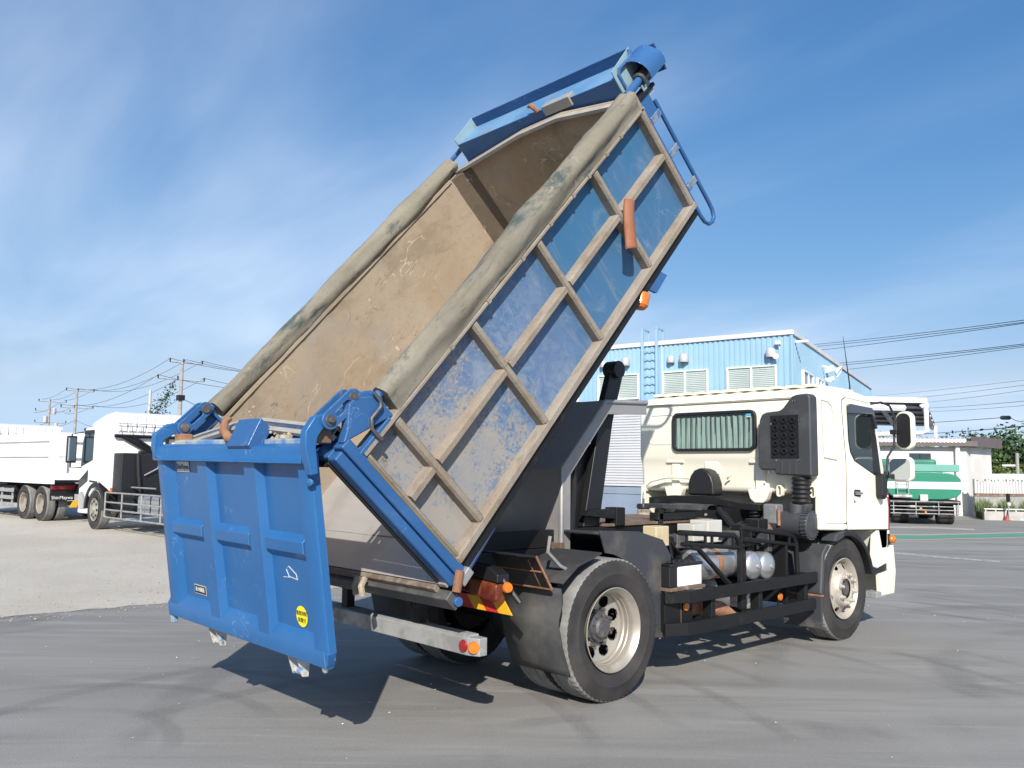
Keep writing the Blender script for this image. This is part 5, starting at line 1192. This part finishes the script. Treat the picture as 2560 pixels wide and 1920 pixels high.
for x in (6.37, 5.70):
    MB().box((x-.05,.04,.3),(x+.05,.16,7.82), FT).build('ladder_stile', M['skyblue'], bld, .004); MB().box((x-.04,-.55,7.74),(x+.04,.17,7.82), FT).build('ladder_return', M['skyblue'], bld, .004); MB().box((x-.04,-.55,7.2),(x+.04,-.47,7.74), FT).build('ladder_return', M['skyblue'], bld, .004)
for i in range(19): MB().box((5.75,.08,.6+.345*i),(6.32,.12,.63+.345*i), FT).build('ladder_step', M['skyblue'], bld, 0)
MB().tube([FT(Vector((5.50,.05,1))), FT(Vector((5.50,.05,7.0)))], .02, 6).build('conduit', M['trim'], bld, 0)
MB().box((.42,.02,6.66),(.60,.22,6.80), FT).build('security_camera', M['bgwhite'], bld, .02); MB().tube([FT(Vector((.5,.0,6.5))), FT(Vector((.5,.12,6.68)))], .02, 6).build('camera_arm', M['bgwhite'], bld, 0)
MB().lathe([(.0005,0),(.10,.02),(.13,.06)], FT(Vector((.55,.22,6.22))), FN, 16).build('alarm_light', M['bgwhite'], bld, 0)
MB().lathe([(.0005,0),(.18,.05),(.26,.16),(.27,.2)], ST(Vector((6.6,.55,6.35))), (SN*.9+Vector((0,0,-.5))), 20).build('flood_lamp', M['bgwhite'], bld, 0, smooth=60); MB().tube([ST(Vector((6.4,0,6.55))), ST(Vector((6.6,.55,6.40)))], .03, 6).build('lamp_arm', M['bgwhite'], bld, 0)
MB().box((.5,.02,6.78),(.62,.5,6.86), ST).build('wall_lamp', M['bgwhite'], bld, .01)

# ---------------- canopy beside the building
cn = empty('yard_canopy'); tag(cn, 'open grey canopy roof with white gutters and downpipes above the right yard', 'canopy')
NL, NR = ground(2100+150*.3616, 780+600*.3616, 5.3), ground(2100+592*.3616, 780+610*.3616, 5.3)
FRp = deep(2100+657*.3616, 780+775*.3616, (Vector((NR.x-CAMLOC.x,NR.y-CAMLOC.y))).length+9.5)
ed = (NL-NR).normalized(); NL = NR + ed*9.0; FL = FRp + ed*9.0
def quad_slab(pts, th, name, mat, par):
    V = [Vector(p) for p in pts] + [Vector(p)-Vector((0,0,th)) for p in pts]
    return MB().add(V, [(0,1,2,3),(7,6,5,4),(0,4,5,1),(1,5,6,2),(2,6,7,3),(3,7,4,0)]).build(name, mat, par, 0)
quad_slab([NL,NR,FRp,FL], .08, 'canopy_roof', pm('weathered_roof_sheet', (.13,.125,.12), .6, 0, (.10,.097,.093), 3, bump=0), cn)
for i in range(5):
    a, b = NL.lerp(FL,(i+.5)/5.2)-Vector((0,0,.2)), NR.lerp(FRp,(i+.5)/5.2)-Vector((0,0,.2)); MB().tube([a,b], .09, 4).build('purlin', M['vent'], cn, 0)
for k in (.02,.27,.55,.97):
    a, b = NR.lerp(NL,k)-Vector((0,0,.25)), FRp.lerp(FL,k)-Vector((0,0,.25)); MB().tube([a,b], .13, 4).build('rafter', M['trim'], cn, 0)
MB().tube([NL+Vector((0,0,-.02)), NR+Vector((0,0,-.02))], .14, 6).build('gutter', M['bgwhite'], cn, 0); MB().tube([NL+Vector((0,0,-.40)), NR.lerp(NL,.12)+Vector((0,0,-.40))], .14, 4).build('gutter', M['bgwhite'], cn, 0)
MB().tube([NR+Vector((0,0,-.1)), NR+Vector((0,0,-1.5)), NR+Vector((0,0,-1.6))+ed*.3, NL+Vector((0,0,-2.0))], .11, 8).build('downpipe', M['bgwhite'], cn, 0)
MB().tube([FRp+Vector((0,0,-.1)), FRp+Vector((0,0,-1.9)), FRp+Vector((0,0,-1.95))+ed*.9], .10, 8).build('downpipe', M['bgwhite'], cn, 0); MB().tube([FRp+Vector((0,0,-1.95))+ed*.9, FRp+Vector((0,0,-2.0))+ed*9], .06, 6).build('tie_bar', M['dark'], cn, 0)
for q in (NL, FL): MB().tube([q, Vector((q.x,q.y,0))], .12, 8).build('post', M['trim'], cn, 0)
for k, z in ((0,.0),(1,.35)):
    a = ST(Vector((7.5,.35,6.55-.5*k))); b = NL+Vector((0,0,.12-z)); MB().tube([a,b], .15-.03*k, 6).build('side_fascia', M['bgwhite'], cn, 0)
MB().box((NR.lerp(NL,.55).x-.2,NR.lerp(NL,.55).y-.2,2.95),(NR.lerp(NL,.55).x+.2,NR.lerp(NL,.55).y+.2,3.3)).build('speaker_box', M['black'], cn, .02)

# ---------------- far right: white building, fence, planting, tanker, pole, cone
def RP(x, y): return 2100+x*.3616, 780+y*.3616
wb_ = empty('white_warehouse'); tag(wb_, 'low white warehouse with brown corrugated eave and dark slot window', 'building')
a, b, c = deep(*RP(180,930), 40), deep(*RP(872,930), 41), deep(*RP(1042,930), 44)
zt = b.z
def wall_quad(p, q, z0, z1, name, mat, off=0, par=wb_):
    d = (q-p); d.z = 0; d.normalize(); nn = Vector((d.y,-d.x,0)); 
    if nn.dot(CAMLOC-p) < 0: nn = -nn
    V = [p+nn*off, q+nn*off, q-nn*.15+nn*off, p-nn*.15+nn*off]; 
    return MB().add([Vector((v.x,v.y,z0)) for v in V]+[Vector((v.x,v.y,z1)) for v in V], [(0,1,5,4),(1,2,6,5),(2,3,7,6),(3,0,4,7),(4,5,6,7),(0,3,2,1)]).build(name, mat, par, 0)
M['offwhite'] = pm('offwhite_wall', (.66,.63,.60), .7, 0, (.60,.58,.55), .7, bump=0)
M['brown'] = pm('brown_eave', (.115,.085,.085), .5, 0, None, 3, bump=0)
a0 = a + (a-b)*.8
wall_quad(a0, b, 0, zt-.02, 'wall', M['offwhite']); wall_quad(b, c, 0, zt-.02, 'wall', M['offwhite'])
wall_quad(a0, b+(b-a).normalized()*.35, zt, zt+.22, 'eave', M['brown'], .35); wall_quad(b+(b-c).normalized()*.0, c+(c-b).normalized()*.4, zt, zt+.42, 'eave', M['brown'], .35)
n = 46
for i in range(n):
    p = a0.lerp(b,(i+.5)/n); MB().tube([Vector((p.x,p.y,zt+.24))+(CAMLOC-p).normalized()*.40, Vector((p.x,p.y,zt+.34))-(CAMLOC-p).normalized()*4], .10, 5).build('roof_rib', M['trim'], wb_, 0)
w0, w1 = a.lerp(b,(480-180)/(872-180)), a.lerp(b,(628-180)/(872-180)); wall_quad(w0, w1, zt-.98, zt-.30, 'window', M['glass'], .03); wall_quad(w0.lerp(w1,.48), w0.lerp(w1,.52), zt-.98, zt-.30, 'mullion', M['black'], .06)
MB().tube([Vector((b.x,b.y,zt))+(CAMLOC-b).normalized()*.15-(b-a).normalized()*.35, Vector((b.x,b.y,0))+(CAMLOC-b).normalized()*.15-(b-a).normalized()*.35], .10, 8).build('downpipe', M['bgwhite'], wb_, 0)
# fence
fe = empty('panel_fence'); tag(fe, 'weathered white panel fence with rusty bottom edge behind the weeds', 'fence')
f0, f1 = deep(*RP(930,1240), 40), deep(*RP(1420,1240), 41.5); f0.z = f1.z = 0
zf0, zf1 = .97, 1.46
M['fencewhite'] = pm('weathered_fence_sheet', (.52,.52,.51), .6, 0, (.42,.35,.28), 2, .55, .75, 0)
n = 48
for i in range(n):
    p, q = f0.lerp(f1, i/n), f0.lerp(f1, (i+.985)/n); wall_quad(p, q, zf0, zf1+random.uniform(-.02,.10), 'fence_board', M['fencewhite'], .0 if i % 2 else .03, fe)
wall_quad(f0, f1, zf0-.10, zf0, 'fence_rail', M['rustdk'], .05, fe); wall_quad(f0, f1, 0, zf0-.11, 'fence_base', pm('grey_block_wall', (.36,.35,.33), .8, 0, (.28,.27,.25), 2), 0, fe)
kb = MB(); k0, k1 = ground(*RP(1000,1438)), ground(*RP(1420,1446)); kbo = wall_quad(k0, k1, 0, .33, 'concrete_kerb', pm('kerb_concrete', (.46,.44,.41), .85, 0, (.36,.35,.33), 3), 0, None); kind(kbo, 'structure')
ra = empty('low_guard_rail'); tag(ra, 'low white pipe rail along the concrete kerb at the right edge', 'rail'); MB().tube([k0+Vector((0,0,.42)), k1+Vector((0,0,.42))], .022, 6).build('top_pipe', M['bgwhite'], ra, 0)
for i in range(6): p = k0.lerp(k1, (i+.3)/6); MB().tube([p+Vector((0,.05,.2)), p+Vector((0,.05,.43))], .02, 5).build('rail_post', M['bgwhite'], ra, 0)
# weeds between kerb and fence
rnd = random.Random(5); mb = MB()
for i in range(5200):
    u, v = rnd.random(), rnd.random(); p = k0.lerp(k1,u).lerp(f0.lerp(f1,u), .08+.85*v); h = rnd.uniform(.25,.85)*(.6+.4*math.sin(u*19)); a = rnd.uniform(0,6.3); w = rnd.uniform(.02,.05)
    d = Vector((math.cos(a),math.sin(a),0)); l = Vector((rnd.uniform(-.2,.2),rnd.uniform(-.2,.2),0)); z = Vector((p.x,p.y,.0))
    mb.add([z-d*w, z+d*w, z+l*.5+d*w*.7+Vector((0,0,h*.6)), z+l+Vector((0,0,h))], [(0,1,2),(0,2,3)])
M['weed'] = pm('weed_green', (.10,.155,.055), .7, 0, (.18,.19,.09), 1.5, .4, .7, 0)
kind(mb.build('weeds', M['weed'], None, 0), 'stuff')
gs = MB().add([k0+Vector((0,0,.006)), k1+Vector((0,0,.006)), Vector((f1.x,f1.y,.006)), Vector((f0.x,f0.y,.006))], [(0,1,2,3)]).build('verge_soil', pm('verge_earth', (.20,.19,.12), .9, 0, (.12,.15,.06), 2), None); kind(gs, 'structure')
# cone and small post
pc = ground(*RP(1160,1443)); cone = empty('traffic_cone', None, tuple(pc)); tag(cone, 'faded red traffic cone by the concrete kerb', 'cone')
M['cone'] = pm('faded_red', (.50,.09,.06), .6, 0, None, 4, bump=0)
MB().lathe([(.11,0),(.09,.02),(.02,.32),(.0005,.325)], (0,0,.02), (0,0,1), 16).build('cone_body', M['cone'], cone, 0); MB().box((-.13,-.13,0),(.13,.13,.022)).build('cone_base', M['cone'], cone, .005)
pt = ground(*RP(1190,1445)); tp = empty('meter_post', None, (pt.x,pt.y+.1,0)); tag(tp, 'black box on a slim post behind the traffic cone', 'post')
MB().cyl((0,0,0),(0,0,.95),.025,8).build('post', M['galv'], tp, 0); MB().box((-.05,-.06,.72),(.05,.06,1.02)).build('box', M['black'], tp, .01); MB().ball((0,-.02,.62),.07,10).build('lamp', M['bgwhite'], tp, 0)
# pole with lamp and tree
pl = deep(*RP(1222,975), 52); lp = empty('lamp_pole', None, (pl.x,pl.y,0)); tag(lp, 'slim concrete lamp pole in front of the dark tree on the right', 'pole')
MB().cyl((0,0,0),(0,0,pl.z),.12,10,.08).build('pole', M['conc'], lp, 0); MB().box((-.05,.05,pl.z-.7),(.05,.7,pl.z-.6)).build('lamp_arm', M['bgwhite'], lp, 0); MB().ball((0,.6,pl.z-1.3),.16,10).build('lamp', M['bgwhite'], lp, 0)
def leaf_mat(name, a, b):
    t = NT(name); c = t.mix(t.ramp(t.noise(.9, 3), .3, .7), a, b); c = t.mix(t.ramp(t.noise(7, 3), .4, .7, 0, .5), c, [x*1.5 for x in b]); return t.out(c, .6)
M['leaf'] = leaf_mat('dark_leaves', (.022,.05,.018), (.05,.09,.03)); M['leaf2'] = leaf_mat('yellow_green_leaves', (.07,.11,.025), (.13,.16,.04)); M['bark'] = pm('bark', (.10,.08,.06), .9)
def tree(name, label, p, h, rad, leaf, seed, n=5200, low=.25, group=None):
    rnd = random.Random(seed); t = empty(name, None, (p.x,p.y,0)); tag(t, label, 'tree', group)
    mb = MB(); mb.tube([(0,0,0),(.05,.03,h*.3),(-.03,.05,h*.55)], [h*.03,h*.022,h*.014], 8)
    cl = []
    for i in range(16):
        a = rnd.uniform(0,6.3); rr = rad*rnd.uniform(.15,.85); z = h*rnd.uniform(low+.08,.92); rr *= math.sqrt(max(.1,1-((z/h-.55)/.5)**2))
        c = Vector((rr*math.cos(a), rr*math.sin(a), z)); cl.append((c, rad*rnd.uniform(.25,.48))); mb.tube([(0,0,h*rnd.uniform(.2,.45)), c*.55+Vector((0,0,h*.15)), c], [h*.010,h*.006,h*.002], 5)
    mb.build('trunk', M['bark'], t, 0)
    mb = MB(); s = rad*.032
    for i in range(n):
        c, r = rnd.choice(cl); d = Vector((rnd.gauss(0,1),rnd.gauss(0,1),rnd.gauss(0,.8))); d.normalize(); q = c + d*r*rnd.uniform(.45,1.05)
        u = Vector((rnd.gauss(0,1),rnd.gauss(0,1),rnd.gauss(0,.6))).normalized(); v = u.cross(d); v = v.normalized() if v.length > .01 else Vector((1,0,0)); k = s*rnd.uniform(.6,1.5)
        mb.add([q-u*k, q+v*k*.6, q+u*k, q-v*k*.6], [(0,1,2,3)])
    mb.build('crown', leaf, t, 0)
    return t
p = deep(*RP(1105,1160), 58); tree('tree', 'dark rounded tree beside the white warehouse at the right', p, deep(*RP(1085,905),58).z, 3.6, M['leaf'], 1, 16000, .05)
p = deep(*RP(1255,1160), 56); tree('tree', 'olive bush right of the lamp pole at the frame edge', p, deep(*RP(1250,1010),56).z, 2.6, M['leaf2'], 2, 9000, .05)
p = deep(*RP(300,1000), 75); tree('tree', 'light green treetop peeping over the warehouse behind the mirror arm', p, deep(*RP(300,880),75).z, 3.0, M['leaf2'], 3, 6000, .3)
p = deep(*RP(500,1000), 80); tree('tree', 'small green treetop over the warehouse beyond the mirror', p, deep(*RP(500,893),80).z, 2.4, M['leaf2'], 4, 5000, .3)
# parked far roofs behind the fence
rf = empty('far_vehicle'); pv = deep(*RP(1125,1160), 46); rf.location = (pv.x,pv.y,0); tag(rf, 'white van roof showing above the panel fence', 'van'); MB().prism([(-1.0,.4),(1.0,.4),(1.0,1.2),(.8,1.75),(-.9,1.8),(-1.0,1.3)], -2, 2, 'x').build('body', M['bgwhite'], rf, .1, 3)
# green and white tanker
TG = ground(*RP(590,1470)); hd = math.atan2(TG.y-CAMLOC.y, TG.x-CAMLOC.x); tk = empty('tanker_truck', None, (TG.x,TG.y,0), hd+R(8)); tag(tk, 'green tank truck with white stripe and rear ladder beyond the cream cab', 'tank truck')
M['green'] = pm('tanker_green', (.015,.20,.115), .35, 0, (.02,.16,.10), 1, coat=.3, bump=0); M['teal'] = pm('pale_teal', (.14,.36,.29), .5, 0, None, 2, bump=0)
def ell(w, z0, z1, k=18):
    zc_, hz_ = (z0+z1)/2, (z1-z0)/2; return [(w*math.copysign(abs(math.cos(R(a)))**.6, math.cos(R(a))), zc_+hz_*math.copysign(abs(math.sin(R(a)))**.6, math.sin(R(a)))) for a in range(0,360,k)]
MB().prism(ell(1.18,.84,1.80), 0, 4.2, 'x').build('tank', M['green'], tk, .03)
MB().prism([(-1.19,1.21),(1.19,1.21),(1.19,1.45),(-1.19,1.45)], -.015, 4.22, 'x').build('white_band', M['bgwhite'], tk, .004)
MB().box((.02,-1.12,1.80),(4.0,1.12,2.05)).build('tank_deck', M['teal'], tk, .02)
MB().box((4.4,-1.1,.5),(6.0,1.1,2.3)).build('cab', M['green'], tk, .1, 3); MB().box((-.1,-1.1,.68),(4.4,1.1,.83)).build('frame', M['dark'], tk, .01)
for y in (.85,.50): MB().tube([(-.14,y,.92),(-.14,y,1.85)], .018, 6).build('ladder_rail', M['galv'], tk, 0)
for z in (1.02,1.22,1.44,1.66): MB().tube([(-.14,.85,z),(-.14,.50,z)], .014, 6).build('ladder_rung', M['galv'], tk, 0)
for z in (.38,.50,.62,.78): MB().tube([(-.22,1.1,z),(-.22,-1.1,z)], .016, 6).build('bumper_bar', M['galv'], tk, 0)
for y in (1.0,.3,-.4,-1.0): MB().tube([(-.22,y,.34),(-.22,y,.80)], .016, 6).build('bumper_post', M['galv'], tk, 0)
MB().box((-.12,-.1,.80),(.02,.15,1.02)).build('valve_box', M['vent'], tk, .01); MB().cyl((-.15,1.0,.95),(-.15,.4,.95),.06,10).build('hose_pipe', M['galv'], tk, 0); MB().ball((-.16,.15,.55),.06,10).build('tail_lamp', M['orange'], tk, 0); MB().ball((-.16,.0,.42),.05,10).build('tail_lamp', M['orange'], tk, 0); MB().box((-.1,-.5,.32),(.1,.6,.58)).build('pump', M['dark'], tk, .04)
for y in (.72,-.72):
    w = empty('wheel', tk, (.75,y,.38)); MB().lathe([(.2,-.26),(.35,-.26),(.38,-.22),(.38,.22),(.35,.26),(.2,.26)], (0,0,0), (0,1,0), 32).build('tyre', M['tyre'], w, 0); MB().lathe([(.2,-.2),(.0005,-.2)], (0,0,0), (0,1,0), 20).build('rim', M['rimdull'], w, 0)
    w3 = copy_tree(w, tk); w3.location = (5.0,y,.38)

# painted lines and worn patches on the yard
def strip(pts, wpx, name, mat, z=.004):
    a = [ground(x, y-wpx/2, z) for x, y in pts]; b = [ground(x, y+wpx/2, z) for x, y in pts]; n = len(pts)
    o = MB().add(a+b, [(i,i+1,n+i+1,n+i) for i in range(n-1)]).build(name, mat); return kind(o, 'structure')
def worn(name, col, lo, hi, sc=9):
    t = NT(name); c = t.mix(t.ramp(t.noise(sc, 6, .7), lo, hi), col, (.20,.195,.185)); return t.out(c, .85)
strip([(2190,1341),(2300,1343),(2430,1340),(2600,1336)], 14, 'green_line_border', worn('beige_line', (.40,.34,.25), .55,.7), .004)
strip([(2190,1341),(2300,1343),(2430,1340),(2600,1336)], 9, 'green_line', worn('green_line_paint', (.09,.26,.19), .58,.72), .008)
strip([(2200,1318),(2330,1319),(2436,1324)], 4, 'pale_line', worn('pale_line_paint', (.40,.37,.33), .5,.7), .004)
strip([(2230,1382),(2330,1391),(2420,1398),(2500,1404)], 4, 'worn_line', worn('worn_white_paint', (.44,.43,.40), .42,.6), .004)
strip([(2436,1326),(2440,1345)], 10, 'patch', worn('patch_paint', (.38,.36,.32), .5,.7), .0045) if 0 else None

# ---------------- utility poles and wires on the left
poles = []
for px, py, d, z_, lab in ((456,905,68,2,'tall concrete utility pole with two crossarms, nearest the tipped bed'), (193,976,98,2,'concrete utility pole with crossarms above the parked white dump truck'), (125,1003,118,3,'leftmost utility pole with a cluster of insulators and transformers'), (376,975,74,0,'plain grey pole without crossarms above the chassis cab roof')):
    p = deep(px, py, d); o = empty('utility_pole', None, (p.x,p.y,0)); tag(o, lab, 'utility pole', None); poles.append((p, o))
    MB().cyl((0,0,0),(0,0,p.z),.19,10,.11).build('pole', M['conc'] if z_ else M['vent'], o, 0)
A, B, C_, D_ = [q[0] for q in poles]
wdir = (B-A); wdir.z = 0; wdir.normalize(); per = Vector((wdir.y,-wdir.x,0))
def arms(p, o, levels):
    for dz, off, wd_ in levels:
        a, b = per*(off-wd_), per*(off+wd_); mb = MB(); MB().tube([Vector((a.x,a.y,p.z-dz)), Vector((b.x,b.y,p.z-dz))], .05, 4).build('crossarm', M['vent'], o, 0)
        for k in (0,.42,1): q = a.lerp(b,k); MB().lathe([(.0005,.30),(.05,.28),(.07,.2),(.05,.12),(.06,.0)], (q.x,q.y,p.z-dz), (0,0,1), 8).build('insulator', M['black'], o, 0)
    return
arms(A, poles[0][1], ((.05,.3,1.2),(1.35,.0,1.7))); arms(B, poles[1][1], ((.05,.3,1.3),(1.8,.1,1.5))); arms(C_, poles[2][1], ((.05,.3,1.5),(1.2,.4,1.9),(2.6,.2,1.7)))
for k, (dy, dz) in enumerate(((.5,1.6),(-.4,2.6),(.8,3.4))): MB().cyl((per.x*dy,per.y*dy,C_.z-dz),(per.x*dy,per.y*dy,C_.z-dz+.75),.25,10).build('transformer', M['vent'], poles[2][1], 0)
MB().box((-.25,-.25,A.z-2.9),(.25,.25,A.z-2.5)).build('junction_box', M['black'], poles[0][1], .03)
def wire(a, b, sag, label, group, r=.014, n=14):
    pts = [a.lerp(b,i/n)-Vector((0,0,sag*4*(i/n)*(1-i/n))) for i in range(n+1)]
    o = MB().tube(pts, r, 4).build('power_line', M['wire'], None, 0); tag(o, label, 'power line', group); return o
GL = 'overhead wires between the left poles'
E0 = deep(860, 945, 66)
for (dz, off), wl_ in zip(((-.2,-.9),(-.2,.3),(-.2,1.5),(1.1,-1.7),(1.1,.0),(1.1,1.7),(2.7,.0)), ('far end of the upper crossarm','middle of the upper crossarm','near end of the upper crossarm','far end of the lower crossarm','middle of the lower crossarm','near end of the lower crossarm','clamp below both crossarms')):
    zb = dz+.35 if dz > 0 else dz
    wire(A+per*off+Vector((0,0,-dz)), B+per*off+Vector((0,0,-zb)), 1.0 if dz < 2 else 1.5, 'black wire sagging from the '+wl_+' between two left poles', GL, .016)
    wire(B+per*off+Vector((0,0,-zb)), C_+per*off+Vector((0,0,-zb)), .3, 'short wire at the '+wl_+' between the two leftmost poles', 'overhead wires at the leftmost poles', .018)
    if off != 0: wire(A+per*off+Vector((0,0,-dz)), E0+per*off+Vector((0,0,-dz)), .5, 'wire at the '+wl_+' from tall pole to the bed', 'wires from the tall pole to the right', .016)
wire(A+Vector((0,0,-2.7)), E0+Vector((0,0,-4.2)), .9, 'low black cable running from the tall pole behind the tipped bed', None, .02)
Z0 = deep(-120, 1080, 70); wire(C_+Vector((0,0,-2.6)), Z0, .4, 'black cable leaving the leftmost pole towards the left frame edge', None, .024); 
# vine with few leaves on its guy wire
rnd = random.Random(11); vt = deep(440, 950, 72); vb = deep(380, 1052, 72); vn = empty('climbing_vine', None, (vb.x,vb.y,0)); tag(vn, 'sparse leafy vine climbing a guy wire beside the tall utility pole', 'vine')
o_ = Vector((vb.x,vb.y,0)); MB().tube([vt-o_, vb-o_], .012, 4).build('stem', M['wire'], vn, 0); mb = MB()
for i in range(330):
    k = rnd.random()**.7; q = vt.lerp(vb,k)-o_ + Vector((rnd.gauss(0,.10+.38*k),rnd.gauss(0,.10+.38*k),rnd.gauss(0,.12+.2*k))); s = rnd.uniform(.06,.13)
    u = Vector((rnd.gauss(0,1),rnd.gauss(0,1),rnd.gauss(0,1))).normalized(); v = u.cross(Vector((.3,.5,.8))).normalized(); mb.add([q-u*s,q+v*s*.6,q+u*s,q-v*s*.6],[(0,1,2,3)])
mb.build('leaves', M['leaf'], vn, 0)
# ---------------- wires crossing the sky on the right
GR = 'overhead wires crossing the right sky'
RW = ('highest of all','second highest, just below the highest','third highest, lowest of the top trio','upper wire of the second trio','middle wire of the second trio','lower wire of the second trio','faint upper of three above the canopy','faint middle of three above the canopy','faint lower of three above the canopy','upper of the pair level with the canopy roof','lower of the pair level with the canopy roof','thick lowest pair, upper strand','thick lowest pair, lower strand')
for i, (x0,y0,x1,y1,r) in enumerate(((0,185,1272,40,.022),(0,200,1272,55,.022),(0,225,1272,62,.022),(0,330,1272,205,.022),(0,345,1272,215,.022),(0,380,1272,225,.018),(220,560,1272,455,.010),(340,587,1272,490,.012),(600,600,1272,525,.012),(600,640,1272,600,.014),(600,665,1272,630,.012),(470,825,1272,772,.022),(470,822,1272,776,.016))):
    a, b = deep(*RP(x0,y0), 95), deep(*RP(x1,y1), 62); e = b-a; wire(a-e*1.2, b+e*.3, .35, 'wire crossing the right sky, '+RW[i], GR, r)
a, b = deep(*RP(560,760), 80), deep(*RP(1110,731), 62); wire(a-(b-a)*1.4, b, .1, 'black cable ending in a dark splice box at the right', None, .02)
c = deep(*RP(1180,731), 60); d_ = deep(*RP(1330,722), 57); wire(c, d_, .25, 'drooping cable from the splice box to the right frame edge', None, .02)
sb = MB().tube([b, b.lerp(c,.15), b.lerp(c,.85), c], [.03,.13,.13,.03], 8).build('splice_box', M['black'], None, 0); tag(sb, 'dark cable splice box hanging in the right sky', 'cable box')
